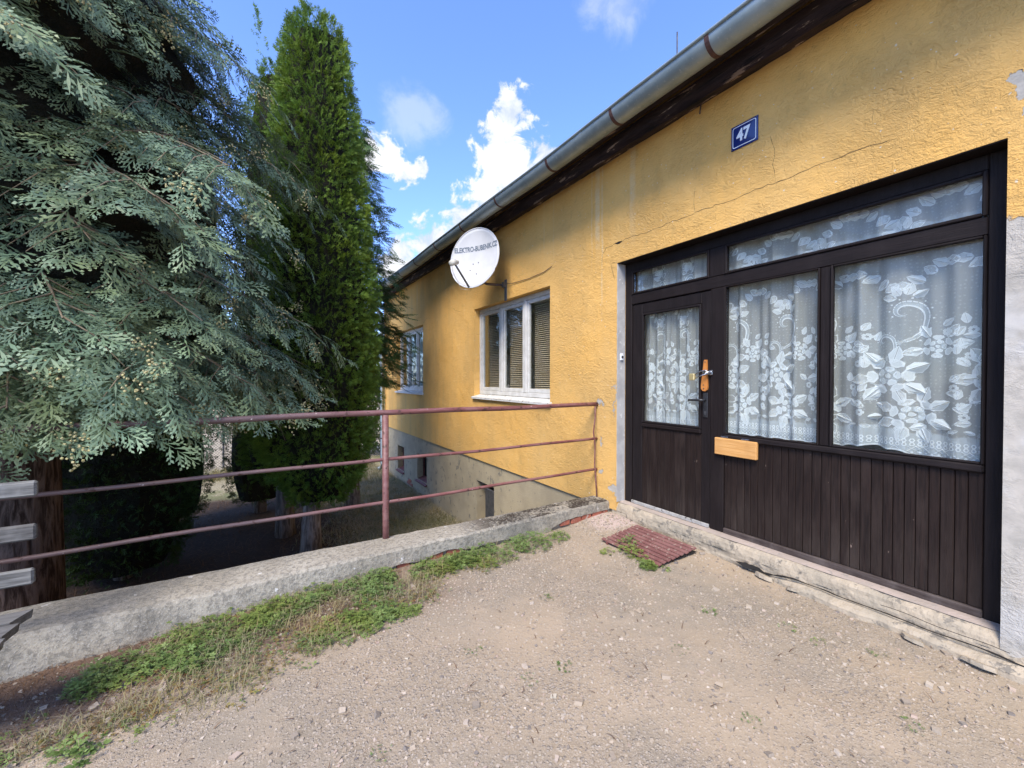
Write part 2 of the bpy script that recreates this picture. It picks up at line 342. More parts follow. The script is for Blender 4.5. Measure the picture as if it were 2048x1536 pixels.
M['grass'] = make_leaf('dry_grass_blade', (.13, .14, .05), (.36, .31, .19), (.42, .36, .24), .8, .2)
M['bush'] = make_leaf('bush_leaf', (.035, .06, .02), (.08, .11, .035), (.11, .14, .05), .6)
M['inner'] = mottled('painted_crown_shade', (.018, .016, .009), (.010, .012, .006), 12, 1.0, 40, .03)  # near-black for the added crown cores, standing in for shade inside the crowns
M['cone'] = mottled('cypress_cone', (.50, .44, .24), (.40, .36, .16), 40, .8)
M['litter'] = make_leaf('brown_litter', (.07, .035, .022), (.16, .10, .065), (.20, .14, .09), .9, .05)
def make_bark(name, c1, c2):
    m, nt, o = newmat(name); v = OC(nt)
    a = NOI(nt, MAP(nt, v, (14, 14, 2.2)), 1.5, 6, .65, .8)
    finish(nt, o, MIX(nt, SS(nt, a, .38, .62), c1, c2), .95, a, .05, spec=.1)
    return m
M['bark'] = make_bark('red_brown_bark', (.05, .03, .022), (.20, .135, .105))
M['bark2'] = make_bark('grey_brown_bark', (.17, .135, .11), (.42, .35, .30))
M['twig'] = mottled('pale_twig', (.24, .19, .12), (.17, .13, .085), 9, .8)
M['pebble'] = None
def make_pebble():
    m, nt, o = newmat('mixed_pebbles')
    t = N(nt, 'ShaderNodeAttribute', attribute_name='tint').outputs['Fac']
    col = N(nt, 'ShaderNodeValToRGB', {0: t})
    cr = col.color_ramp
    for p, c in ((.2, (.25, .21, .17)), (.45, (.36, .29, .215)), (.7, (.44, .375, .30)), (.9, (.40, .30, .24))):
        e = cr.elements.new(p); e.color = c + (1,)
    cr.elements[0].color = (.19, .165, .145, 1); cr.elements[-1].color = (.44, .385, .30, 1)
    finish(nt, o, col.outputs[0], .9, NOI(nt, OC(nt), 150, 2), .002, spec=.2)
    return m
M['pebble'] = make_pebble()

# ------------------------------------------------------------------ mesh helpers
def tag(o, label=None, cat=None, group=None, kind=None):
    if label: o['label'] = label
    if cat: o['category'] = cat
    if group: o['group'] = group
    if kind: o['kind'] = kind
    return o
def empty(name, loc, label, cat, group=None):
    o = bpy.data.objects.new(name, None); COL.objects.link(o); o.location = loc; o.empty_display_size = .1
    return tag(o, label, cat, group)
def base_of(o):
    v = Vector((0, 0, 0))
    while o: v = v + o.location; o = o.parent
    return v
class MB:
    def __init__(s): s.v = []; s.f = []
    def add(s, vs, fs):
        b = len(s.v); s.v += [tuple(p) for p in vs]; s.f += [tuple(i + b for i in f) for f in fs]; return s
    def quad(s, a, b, c, d): return s.add([a, b, c, d], [(0, 1, 2, 3)])
    def box(s, x0, x1, y0, y1, z0, z1, c=0.0):
        if c <= 0:
            vs = [(x, y, z) for x in (x0, x1) for y in (y0, y1) for z in (z0, z1)]
            return s.add(vs, [(0, 1, 3, 2), (4, 6, 7, 5), (0, 4, 5, 1), (2, 3, 7, 6), (0, 2, 6, 4), (1, 5, 7, 3)])
        lo = (x0, y0, z0); hi = (x1, y1, z1); vs = []; idx = {}
        for i in (0, 1):
            for j in (0, 1):
                for k in (0, 1):
                    p = [(lo, hi)[i][0], (lo, hi)[j][1], (lo, hi)[k][2]]; sg = (1 - 2 * i, 1 - 2 * j, 1 - 2 * k)
                    for ax in range(3):              # the corner's vertex lying on the face of axis ax
                        q = [p[m] + (0 if m == ax else sg[m] * c) for m in range(3)]
                        idx[(i, j, k, ax)] = len(vs); vs.append(q)
        fs = []
        for i in (0, 1): fs.append([idx[(i, j, k, 0)] for j, k in ((0, 0), (1, 0), (1, 1), (0, 1))])
        for j in (0, 1): fs.append([idx[(i, j, k, 1)] for i, k in ((0, 0), (1, 0), (1, 1), (0, 1))])
        for k in (0, 1): fs.append([idx[(i, j, k, 2)] for i, j in ((0, 0), (1, 0), (1, 1), (0, 1))])
        for a in (0, 1):
            for b in (0, 1):
                fs.append([idx[(a, b, 0, 0)], idx[(a, b, 1, 0)], idx[(a, b, 1, 1)], idx[(a, b, 0, 1)]])
                fs.append([idx[(a, 0, b, 0)], idx[(a, 1, b, 0)], idx[(a, 1, b, 2)], idx[(a, 0, b, 2)]])
                fs.append([idx[(0, a, b, 1)], idx[(1, a, b, 1)], idx[(1, a, b, 2)], idx[(0, a, b, 2)]])
        for i in (0, 1):
            for j in (0, 1):
                for k in (0, 1): fs.append([idx[(i, j, k, ax)] for ax in range(3)])
        return s.add(vs, fs)
    def tube(s, pts, r, n=10, cap=True):
        pts = [Vector(p) for p in pts]; rs = r if isinstance(r, (list, tuple)) else [r] * len(pts)
        rings = []
        for i, p in enumerate(pts):
            t = (pts[min(i + 1, len(pts) - 1)] - pts[max(i - 1, 0)]).normalized()
            a = t.cross(Vector((0, 0, 1)) if abs(t.z) < .9 else Vector((1, 0, 0))).normalized(); b = t.cross(a)
            rings.append([p + (a * math.cos(2 * math.pi * k / n) + b * math.sin(2 * math.pi * k / n)) * rs[i] for k in range(n)])
        vs = [q for rg in rings for q in rg]; fs = []
        for i in range(len(rings) - 1):
            for k in range(n):
                fs.append((i * n + k, i * n + (k + 1) % n, (i + 1) * n + (k + 1) % n, (i + 1) * n + k))
        if cap: fs += [tuple(range(n))[::-1], tuple((len(rings) - 1) * n + k for k in range(n))]
        return s.add(vs, fs)
    def prism(s, poly, x0, x1):      # polygon in (y,z) pushed along x
        n = len(poly); vs = [(x0, y, z) for y, z in poly] + [(x1, y, z) for y, z in poly]
        return s.add(vs, [tuple(range(n)), tuple(range(2 * n - 1, n - 1, -1))] + [(i, (i + 1) % n, n + (i + 1) % n, n + i) for i in range(n)])
    def build(s, name, mat, parent=None, smooth=False, fixn=True):
        off = base_of(parent) if parent else Vector((0, 0, 0))
        me = bpy.data.meshes.new(name)
        me.from_pydata([(p[0] - off.x, p[1] - off.y, p[2] - off.z) for p in s.v], [], s.f)
        if fixn:
            import bmesh
            bm = bmesh.new(); bm.from_mesh(me); bmesh.ops.recalc_face_normals(bm, faces=bm.faces); bm.to_mesh(me); bm.free()
        me.materials.append(M[mat] if isinstance(mat, str) else mat)
        if smooth: me.polygons.foreach_set('use_smooth', [True] * len(me.polygons))
        me.update()
        o = bpy.data.objects.new(name, me); COL.objects.link(o)
        if parent: o.parent = parent
        return o
def quad_mesh(name, verts, nq, mat, parent=None, tint=None, grad=None, base=(0, 0, 0)):
    """verts (nq*4,3): one quad per four vertices"""
    verts = np.asarray(verts, np.float32).reshape(-1, 3) - np.asarray(base, np.float32)
    me = bpy.data.meshes.new(name); nv = len(verts)
    me.vertices.add(nv); me.vertices.foreach_set('co', verts.ravel())
    me.loops.add(nv); me.loops.foreach_set('vertex_index', np.arange(nv, dtype=np.int32))
    me.polygons.add(nq); me.polygons.foreach_set('loop_start', np.arange(0, nv, 4, dtype=np.int32))
    me.polygons.foreach_set('loop_total', np.full(nq, 4, np.int32))
    for nm, a in (('tint', tint), ('grad', grad)):
        if a is not None:
            at = me.attributes.new(nm, 'FLOAT', 'POINT'); at.data.foreach_set('value', np.asarray(a, np.float32))
    me.update(calc_edges=True)
    me.materials.append(M[mat])
    o = bpy.data.objects.new(name, me); COL.objects.link(o)
    if parent: o.parent = parent
    return o
def nz(x, y, z=0.0): return mnoise.noise(Vector((x, y, z)))

# ------------------------------------------------------------------ the ground
GZ = -1.22
def garden_h(x, y): return GZ + .05 * nz(x * .6, y * .6) + .02 * nz(x * 2, y * 2, 3)
def make_ground():
    mb = MB(); xs = [-400, -60, -20] + list(np.linspace(-10, 14, 61)) + [20, 60, 400]
    ys = [-400, -60, -20, 0] + list(np.linspace(3.2, 24, 53)) + [30, 40, 60, 120, 400]
    nx, ny = len(xs), len(ys)
    vs = [(x, y, garden_h(x, y)) for y in ys for x in xs]
    fs = [(j * nx + i, j * nx + i + 1, (j + 1) * nx + i + 1, (j + 1) * nx + i) for j in range(ny - 1) for i in range(nx - 1)]
    mb.add(vs, fs)
    o = mb.build('garden_ground', 'garden', smooth=True, fixn=False); o['kind'] = 'structure'
    # the terrace in front of the door
    def yh(x, y):
        return .022 * nz(x * .8, y * .8, 5) + .008 * nz(x * 4, y * 4, 9) - .012 + .05 * max(0, 1 - math.hypot(x - 2.98, y - 3.05) / .45) - .02 * max(0, -x)
    mb = MB(); xs = [-14, -9, -6, -4] + list(np.linspace(-2.6, 3.16, 116)); ys = [-14, -9, -6, -4, -2.5] + list(np.linspace(-1.2, 3.24, 90))
    nx, ny = len(xs), len(ys)
    vs = [(x, y, yh(x, y)) for y in ys for x in xs]
    fs = [(j * nx + i, j * nx + i + 1, (j + 1) * nx + i + 1, (j + 1) * nx + i) for j in range(ny - 1) for i in range(nx - 1)]
    mb.add(vs, fs)
    # earth sides of the terrace
    mb.quad((-14, -14, -1.4), (3.16, -14, -1.4), (3.16, -14, 0), (-14, -14, 0)); mb.quad((-14, -14, -1.4), (-14, -14, 0), (-14, 3.24, 0), (-14, 3.24, -1.4))
    o = mb.build('yard_ground', 'yard', smooth=True, fixn=False); o['kind'] = 'structure'
    return yh
yard_h = make_ground()

# ------------------------------------------------------------------ the house
XW, XF = 3.12, 3.235
YN, YE = -4.0, 12.25            # near and far end of the front wall
house = empty('house', (XW, 0, 0), 'long single-storey house with ochre stucco wall, grey gutter and dark timber porch front', 'house')
OPEN = (.497, 3.085, .07, 2.59)                      # y0,y1,z0,z1 of the porch opening
WIN = [(4.22, 6.36, 1.12, 2.58), (8.92, 10.98, 1.09, 2.61)]
def wall_panel(mb, x, y0, y1, z0, z1, holes, depth, rev=True):
    ys = sorted({y0, y1} | {h[0] for h in holes} | {h[1] for h in holes}); zs = sorted({z0, z1} | {h[2] for h in holes} | {h[3] for h in holes})
    for a, b in zip(ys, ys[1:]):
        for c, d in zip(zs, zs[1:]):
            m = ((a + b) / 2, (c + d) / 2)
            if any(h[0] < m[0] < h[1] and h[2] < m[1] < h[3] for h in holes): continue
            mb.quad((x, a, c), (x, a, d), (x, b, d), (x, b, c)); mb.quad((x + depth, a, c), (x + depth, b, c), (x + depth, b, d), (x + depth, a, d))
    for h in holes:
        a, b, c, d = h; X = x + depth
        mb.quad((x, a, c), (X, a, c), (X, a, d), (x, a, d)); mb.quad((x, b, c), (x, b, d), (X, b, d), (X, b, c))
        mb.quad((x, a, d), (X, a, d), (X, b, d), (x, b, d)); mb.quad((x, a, c), (x, b, c), (X, b, c), (X, a, c))
mb = MB(); wall_panel(mb, XW, YN, YE, .07, 3.93, [OPEN] + WIN, .30)
mb.quad((XW, YN, .07), (XW, YE, .07), (XW + .3, YE, .07), (XW + .3, YN, .07))
mb.quad((XW, YE, .07), (XW, YE, 3.93), (9.0, YE, 3.93), (9.0, YE, .07)); mb.quad((XW, YN, .07), (9.0, YN, .07), (9.0, YN, 3.93), (XW, YN, 3.93))
mb.quad((9.0, YN, -1.4), (9.0, YE, -1.4), (9.0, YE, 3.93), (9.0, YN, 3.93))
mb.build('wall', 'wall', house, fixn=False)
BW = [(10.44, 11.0, -.95, -.33), (8.78, 9.42, -.90, -.31), (5.72, 6.33, -1.0, -.29)]
mb = MB(); wall_panel(mb, XW + .028, YN, YE - .02, -1.5, .068, BW, .25)
mb.quad((XW + .028, YE - .02, -1.5), (XW + .028, YE - .02, .068), (9.0, YE - .02, .068), (9.0, YE - .02, -1.5))
mb.build('plinth', 'plinth', house, fixn=False)
for i, (a, b, c, d) in enumerate(BW):
    f = MB().box(XW + .20, XW + .24, a, b, c, d)
    f = f.build('basement_window', 'dark', house)
    if i < 2:
        q = MB(); q.add([(XW - .02, a - .03, c - .03), (XW - .02, b + .03, c - .03), (XW + .19, b, c + .06), (XW + .19, a, c + .06), (XW - .02, a - .03, c - .055), (XW - .02, b + .03, c - .055), (XW + .19, b, c - .01), (XW + .19, a, c - .01)],
                        [(0, 1, 2, 3), (4, 5, 6, 7), (0, 1, 5, 4), (1, 2, 6, 5), (0, 3, 7, 4)])
        q.build('sill', 'red', f)
        MB().box(XW + .165, XW + .195, a + .002, a + .05, c + .07, d - .002).box(XW + .165, XW + .195, b - .05, b - .002, c + .07, d - .002).box(XW + .166, XW + .194, a + .05, b - .05, d - .05, d - .002).build('frame', 'red', f)
    else:
        MB().box(XW + .03, XW + .07, a + .002, a + .30, c, d - .07, .004).build('shutter', 'steel', f)
# exposed bricks where the plinth render has broken away
for (y, z) in ((10.05, -1.13), (9.85, -1.14), (9.95, -1.06)):
    MB().box(XW + .012, XW + .06, y - .1, y + .1, z - .035, z + .03, .006).build('brick', 'brick', house)
# inside: floor, ceiling, partitions
MB().box(XW + .3, 8.98, YN + .02, YE - .02, .05, .11).build('floor', 'floor_in', house)
MB().box(XW + .3, 8.98, YN + .02, YE - .02, 2.80, 2.86).build('ceiling', 'plaster_in', house)
for nm, (a, b, c, d) in {'partition': (3.42, 8.9, 3.30, 3.42), 'partition.001': (3.42, 8.9, -.1, .02), 'partition.002': (5.6, 5.7, .02, 3.30), 'partition.003': (3.42, 8.9, 7.2, 7.3), 'partition.004': (6.6, 6.7, 3.42, 7.2), 'partition.005': (6.6, 6.7, 7.3, 12.2)}.items():
    MB().box(a, b, c, d, .11, 2.80).build('partition', 'plaster_in', house)
# bare grey reveal at the far door jamb; lintel underside in the dark timber colour
MB().box(XW + .004, XF - .001, 3.078, 3.0846, .16, 2.586).build('jamb_render', 'reveal', house)
MB().box(XW + .004, XF + .06, .50, 3.078, 2.584, 2.5895).build('lintel_underside', 'timber', house)
# roof, eave beam, gutter
mb = MB(); sl = math.tan(R(30))
x0, x1 = 2.75, 6.2
def roofz(x): return 3.775 + (x - x0) * sl
mb.add([(x0, YN, roofz(x0)), (x1, YN, roofz(x1)), (x1, YE + .2, roofz(x1)), (x0, YE + .2, roofz(x0)), (x0, YN, roofz(x0) + .06), (x1, YN, roofz(x1) + .06), (x1, YE + .2, roofz(x1) + .06), (x0, YE + .2, roofz(x0) + .06)],
       [(0, 1, 2, 3), (4, 5, 6, 7), (0, 3, 7, 4), (1, 2, 6, 5), (0, 1, 5, 4), (2, 3, 7, 6)])
mb.add([(x1, YN, roofz(x1)), (x1, YE + .2, roofz(x1)), (9.4, YE + .2, 4.1), (9.4, YN, 4.1)], [(0, 1, 2, 3)])
roof = mb.build('roof', 'tile', house)
for i in range(19):          # rafter tails under the eave
    y = YN + .4 + i * .86
    MB().add([(2.84, y, roofz(2.84) - .03), (3.5, y, roofz(3.5) - .12), (3.5, y + .09, roofz(3.5) - .12), (2.84, y + .09, roofz(2.84) - .03), (2.84, y, roofz(2.84) - .002), (3.5, y, roofz(3.5) - .002), (3.5, y + .09, roofz(3.5) - .002), (2.84, y + .09, roofz(2.84) - .002)],
             [(0, 1, 2, 3), (4, 5, 6, 7), (0, 1, 5, 4), (2, 3, 7, 6), (0, 3, 7, 4)]).build('rafter', 'peel', roof)
# eave board: one long old plank with a ragged lower edge
mb = MB(); n = 240; ysb = np.linspace(YN, YE + .12, n); vs = []; fs = []
for i, y in enumerate(ysb):
    e = .010 * nz(y * 3, 1) + .006 * nz(y * 11, 2); w = .006 * nz(y * 2, 7)
    vs += [(3.115, y, 3.655 + e), (3.035 + w, y, 3.648 + e), (3.028 + w, y, 3.735), (3.03 + w, y, 3.815), (3.115, y, 3.83)]
for i in range(n - 1):
    for k in range(4): fs.append((i * 5 + k, i * 5 + k + 1, (i + 1) * 5 + k + 1, (i + 1) * 5 + k))
mb.add(vs, fs).build('eave_board', 'peel', house)
MB().box(2.86, 3.02, YN, YE + .1, 3.825, 3.838).build('soffit_board', 'peel', house)
GX, GZc, GR = 2.70, 3.735, .098
mb = MB(); ring = []
n = 16
prof = [(GX + GR * math.cos(a), GZc + GR * math.sin(a)) for a in np.linspace(math.pi, 2 * math.pi, n)]
prof = [(GX - GR - .004 + .012 * math.cos(a), GZc + .012 + .012 * math.sin(a)) for a in np.linspace(-.2, 5.4, 9)] + prof
inner = [(GX + (GR - .004) * math.cos(a), GZc + (GR - .004) * math.sin(a)) for a in np.linspace(2 * math.pi, math.pi, n)]
prof = prof + inner
ysg = [YN] + list(np.linspace(0, YE + .15, 26)); np_ = len(prof)
sag = lambda y: .006 * math.sin(y * 1.3) + .004 * math.sin(y * 2.9)
vs = [(x, y, z + sag(y)) for y in ysg for x, z in prof]
fs = [(i * np_ + k, i * np_ + (k + 1) % np_, (i + 1) * np_ + (k + 1) % np_, (i + 1) * np_ + k) for i in range(len(ysg) - 1) for k in range(np_)]
gut = mb.add(vs, fs + [tuple(range(np_)), tuple((len(ysg) - 1) * np_ + k for k in range(np_))]).build('gutter', 'zinc', house, smooth=True)
for y in [-.2, .8] + [1.757, 2.66, 3.60, 4.72, 5.80, 6.88, 7.98, 9.02, 10.1, 11.2, 12.1]:
    mb = MB(); pr = [(GX + (GR + .004) * math.cos(a), GZc + (GR + .004) * math.sin(a)) for a in np.linspace(math.pi * .97, 2 * math.pi * 1.0, 14)]
    pr2 = [(GX + (GR + .001) * math.cos(a), GZc + (GR + .001) * math.sin(a)) for a in np.linspace(math.pi * .97, 2 * math.pi * 1.0, 14)]
    for w in (y - .016, y + .016): mb.v += [(x, w, z + sag(y)) for x, z in pr] + [(x, w, z + sag(y)) for x, z in pr2]
    for k in range(13):
        mb.f += [(k, k + 1, 28 + k + 1, 28 + k), (k, k + 1, 14 + k + 1, 14 + k), (28 + k, 28 + k + 1, 42 + k + 1, 42 + k)]
    mb.build('bracket', 'strap', gut)
for y in (3.05, 5.25, 8.4):      # soldered joints
    mb = MB(); pr = [(GX + (GR + .0035) * math.cos(a), GZc + (GR + .0035) * math.sin(a)) for a in np.linspace(math.pi, 2 * math.pi, 14)]
    for w in (y - .02, y + .02): mb.v += [(x, w, z + sag(y)) for x, z in pr]
    mb.f += [(k, k + 1, 14 + k + 1, 14 + k) for k in range(13)]
    mb.build('joint', 'zinc', gut, smooth=True)
dp = MB().tube([(GX, 12.12, GZc - .08), (GX + .02, 12.12, 3.5), (3.02, 12.14, 3.25), (3.03, 12.14, 3.1), (3.03, 12.14, -1.0), (2.98, 12.12, -1.12), (2.92, 12.1, -1.16)], .055, 14).build('downpipe', 'zinc', house, smooth=True)
for z in (2.9, 1.2, -.3): MB().tube([(3.03, 12.14, z), (3.03, 12.14, z + .03)], .06, 14).box(3.06, XW, 12.13, 12.15, z + .005, z + .025).build('pipe_clip', 'strap', dp)
MB().tube([(3.55, 2.71, 4.3), (3.55, 2.71, 4.83)], .007, 6).build('lightning_rod', 'steel', roof)
MB().tube([(3.105, 2.14, 3.66), (3.095, 2.14, 3.60), (3.105, 2.15, 3.585)], .006, 6).build('hook', 'rusty', house)

# ---- cracks in the stucco
def crack(pts, w):
    out = [Vector((0, *pts[0]))]
    for a, b in zip(pts, pts[1:]):
        L = math.hypot(b[0] - a[0], b[1] - a[1]); k = max(2, int(L / .035))
        for i in range(1, k + 1):
            t = i / k; j = 0 if i == k else 1
            out.append(Vector((0, a[0] + (b[0] - a[0]) * t + random.uniform(-.006, .006) * j, a[1] + (b[1] - a[1]) * t + random.uniform(-.009, .009) * j)))
    mb = MB(); n = len(out)
    for i, p in enumerate(out):
        t = (out[min(i + 1, n - 1)] - out[max(i - 1, 0)]).normalized(); q = Vector((0, -t.z, t.y))
        ww = w * random.uniform(.35, 1.2) * (1 if 0 < i < n - 1 else .1)
        mb.v += [(XW - .0012, *(p + q * ww)[1:]), (XW - .0012, *(p - q * ww)[1:])]
    mb.f = [(2 * i, 2 * i + 1, 2 * i + 3, 2 * i + 2) for i in range(n - 1)]
    return mb.build('crack', 'crackm', house, fixn=False)
crack([(3.307, 2.623), (3.292, 2.725), (3.233, 2.788), (3.043, 2.792), (2.898, 2.8), (2.667, 2.789), (2.199, 2.802), (1.979, 2.795), (1.744, 2.796), (1.536, 2.797), (1.41, 2.803), (1.238, 2.804), (1.133, 2.809), (1.022, 2.803), (.924, 2.793)], .0017)
crack([(3.08, 2.60), (3.167, 2.601), (3.139, 2.507), (3.115, 2.422)], .0022)
crack([(2.199, 2.802), (2.209, 2.91), (2.196, 3.029)], .0013); crack([(1.562, 2.80), (1.586, 2.93), (1.571, 3.028), (1.605, 3.149)], .0013)
crack([(6.9, 2.62), (7.1, 2.66), (7.25, 2.72)], .002); crack([(8.95, 2.62), (8.7, 2.72), (8.5, 2.70)], .002); crack([(9.4, 2.75), (9.2, 2.80), (9.0, 2.78)], .0015)
mb = MB().prism([(3.06 + .045 * math.cos(a) * (1 + .3 * math.sin(3 * a)), 2.79 + .012 * math.sin(a)) for a in np.linspace(0, 2 * math.pi, 11)[:-1]], XW - .0016, XW + .001).build('plaster_chip', 'dark', house)

# ---- windows in the stucco wall
def window(y0, y1, z0, z1, nsash, curtain_mat=None):
    xf = XW + .10
    fr = MB(); fr.box(xf, xf + .07, y0 + .002, y0 + .055, z0 + .04, z1 - .002, .004).box(xf, xf + .07, y1 - .055, y1 - .002, z0 + .04, z1 - .002, .004)
    fr.box(xf + .001, xf + .069, y0 + .055, y1 - .055, z1 - .065, z1 - .002, .004).box(xf + .001, xf + .069, y0 + .055, y1 - .055, z0 + .04, z0 + .10, .004)
    w = fr.build('window', 'white', house)
    a, b = y0 + .055, y1 - .055; step = (b - a) / nsash
    for i in range(1, nsash):
        MB().box(xf - .004, xf + .068, a + step * i - .035, a + step * i + .035, z0 + .101, z1 - .066, .006).build('mullion', 'white', w)
    for i in range(nsash):
        p, q = a + step * i + (.035 if i else .002), a + step * (i + 1) - (.035 if i < nsash - 1 else .002)
        c, d = z0 + .102, z1 - .067
        s = MB().box(xf + .012, xf + .055, p, p + .045, c, d, .005).box(xf + .012, xf + .055, q - .045, q, c, d, .005)
        s.box(xf + .013, xf + .054, p + .045, q - .045, d - .05, d, .005).box(xf + .013, xf + .054, p + .045, q - .045, c, c + .055, .005).build('sash', 'white', w)
        MB().box(xf + .032, xf + .036, p + .04, q - .04, c + .05, d - .045).build('pane', 'glass', w)
    sl_ = MB(); n = 40
    ysw = np.linspace(y0 - .04, y1 + .03, n); vs = []
    for y in ysw:
        e = .004 * nz(y * 9, 3)
        vs += [(XW - .045 + e, y, z0 - .035), (XW - .045 + e, y, z0 - .005), (XW + .11, y, z0 + .035), (XW + .11, y, z0 - .035)]
    fs = [(i * 4 + k, i * 4 + (k + 1) % 4, (i + 1) * 4 + (k + 1) % 4, (i + 1) * 4 + k) for i in range(n - 1) for k in range(4)] + [(0, 1, 2, 3), tuple(4 * (n - 1) + k for k in range(4))]
    sl_.add(vs, fs).build('sill', 'sill', w)
    return w, [(a + step * i, a + step * (i + 1)) for i in range(nsash)]
w1, bays = window(*WIN[0], 3)
w2, bays2 = window(*WIN[1], 3)
# venetian blinds behind the three sashes of the near window
for i, (a, b) in enumerate(bays[::-1]):
    lab = ['beige venetian blind behind the right sash of the white triple window', 'beige venetian blind behind the middle sash of the white triple window', 'beige venetian blind behind the left sash of the white triple window'][::-1][i]
    bl = empty('venetian_blind', (XW + .24, (a + b) / 2, 1.2), lab, 'blind', 'blinds in the triple window')
    xs = XW + .225; mb = MB(); z = 1.23
    while z < 2.46:
        t = random.uniform(-.0015, .0015)
        mb.add([(xs - .008, a + .075, z - .0075 + t), (xs + .010, a + .075, z + .0065 + t), (xs + .010, b - .075, z + .0065), (xs - .008, b - .075, z - .0075), (xs + .0005, a + .075, z + .002 + t), (xs + .0005, b - .075, z + .002)], [(0, 4, 5, 3), (4, 1, 2, 5)])
        z += .028
    o = mb.build('slats', 'screen', bl, fixn=False); o['kind'] = 'stuff'
    MB().box(xs - .012, xs + .016, a + .07, b - .07, 2.465, 2.49).build('headrail', 'cord', bl)
    MB().box(xs - .010, xs + .014, a + .07, b - .07, 1.205, 1.217).build('bottom_rail', 'cord', bl)
    for y in (a + .16, b - .16):
        MB().tube([(xs - .0105, y, 1.21), (xs - .0105, y, 2.47)], .0016, 4).build('cord', 'cord', bl)

# ---- dark timber porch front with its door
c = .005
mb = MB()
mb.box(XF, XF + .07, 2.99, 3.077, .16, 2.583, c).box(XF, XF + .07, .50, .578, .16, 2.583, c)
mb.box(XF + .001, XF + .069, .578, 2.99, 2.50, 2.583, c)
front = mb.build('timber_front', 'timber', house)
MB().box(XF - .002, XF + .066, .578, 2.99, 2.165, 2.262, c).build('transom_rail', 'rail_h', front)
MB().box(XF - .003, XF + .068, 2.008, 2.126, .16, 2.164, c).box(XF - .003, XF + .068, 2.008, 2.14, 2.263, 2.499, c).build('mullion', 'timber', front)
MB().box(XF + .001, XF + .066, 1.272, 1.332, .968, 2.164, c).build('mullion', 'timber', front)
MB().box(XF - .016, XF + .06, .579, 2.007, .925, .967, .008).build('window_ledge', 'rail_h', front)
MB().box(XF - .006, XF + .05, .579, 2.007, .16, .205, .006).build('bottom_rail', 'worn', front)
def bead(parent, y0, y1, z0, z1, w=.02, x=XF - .012):     # glazing moulding round a pane
    MB().box(x, x + .03, y0, y0 + w, z0, z1, .005).box(x, x + .03, y1 - w, y1, z0, z1, .005).box(x + .001, x + .029, y0 + w, y1 - w, z1 - w, z1, .005).box(x + .001, x + .029, y0 + w, y1 - w, z0, z0 + w, .005).build('glazing_bead', 'timber', parent)
def pane(parent, y0, y1, z0, z1): MB().box(XF + .028, XF + .032, y0, y1, z0, z1).build('pane', 'glass', parent)
bead(front, .579, 2.007, 2.263, 2.499); pane(front, .59, 2.0, 2.27, 2.49)
bead(front, 2.141, 2.989, 2.263, 2.499); pane(front, 2.15, 2.98, 2.27, 2.49)
bead(front, 1.333, 2.007, .968, 2.164, .012); pane(front, 1.335, 2.005, .97, 2.16)
bead(front, .579, 1.271, .968, 2.164, .014); pane(front, .58, 1.27, .97, 2.16)
# boarding under the big panes: each board a part
y = .580
bw = [random.uniform(.046, .060) for _ in range(27)]; sc_ = (2.006 - .580) / sum(bw)
for k, w in enumerate(bw):
    w *= sc_
    dx = random.uniform(-.002, .002)
    MB().box(XF + .010 + dx, XF + .032, y + .0012, y + w - .0012, .206, .924, .0035).build('plank', 'plankmat', front)
    y += w
MB().box(XF + .034, XF + .06, .58, 2.006, .206, .924).build('back_board', 'dark', front)
fl = MB().box(XF - .034, XF - .004, 1.728, 2.066, .803, .938, .004)
fl = fl.build('letter_flap', 'orange', front)
for y in (1.82, 1.99): MB().box(XF - .020, XF - .006, y - .03, y + .03, .9385, .952, .002).tube([(XF - .022, y - .03, .944), (XF - .022, y + .03, .944)], .005, 8).build('hinge', 'chrome', front)
# the door leaf
D0, D1, DZ0, DZ1 = 2.131, 2.984, .178, 2.158
mb = MB(); xd = XF + .008
mb.box(xd, xd + .045, D0, D0 + .085, DZ0, DZ1, c).box(xd, xd + .045, D1 - .12, D1, DZ0, DZ1, c).box(xd + .001, xd + .044, D0 + .085, D1 - .12, 2.06, DZ1, c)
door = mb.build('door', 'timber', house)
MB().box(xd - .012, xd + .04, D0 + .086, D1 - .121, .945, .985, .008).build('middle_rail', 'rail_h', door)
bead(door, D0 + .0855, D1 - .1205, .986, 2.059, .02, xd - .012); pane(door, D0 + .09, D1 - .125, .99, 2.055)
y = D0 + .086; nb = 12; w = (D1 - .121 - y) / nb
for k in range(nb):
    MB().box(xd + .006 + random.uniform(-.0015, .0015), xd + .03, y + .001, y + w - .001, DZ0 + .002, .944, .003).build('plank', 'plankmat', door); y += w
MB().box(xd - .018, xd - .002, D0 + .002, D1 - .002, DZ0 - .014, DZ0 + .016, .003).build('weather_bar', 'worn_white', door)
hb = MB().prism([(2.158, 1.578), (2.176, 1.578), (2.180, 1.57), (2.207, 1.36), (2.206, 1.335), (2.192, 1.315), (2.168, 1.312), (2.152, 1.325), (2.148, 1.345)], xd - .020, xd - .001).build('hasp_board', 'hasp', door)
mb = MB()
for (yy, zz) in ((2.167, 1.56), (2.18, 1.365), (2.18, 1.335)): mb.tube([(xd - .024, yy, zz), (xd - .019, yy, zz)], .005, 8)
mb.build('screw', 'steel', door)
MB().box(xd - .010, xd - .001, 2.152, 2.192, 1.09, 1.30, .003).build('escutcheon', 'blackmetal', door)
MB().tube([(xd - .008, 2.172, 1.238), (xd - .05, 2.172, 1.238), (xd - .056, 2.185, 1.238), (xd - .056, 2.30, 1.234)], [.010, .010, .011, .009], 10).build('handle', 'blackmetal', door, smooth=True)
MB().tube([(xd - .013, 2.172, 1.135), (xd - .009, 2.172, 1.135)], .009, 10).box(xd - .0125, xd - .009, 2.168, 2.176, 1.112, 1.132).build('keyhole', 'steel', door)
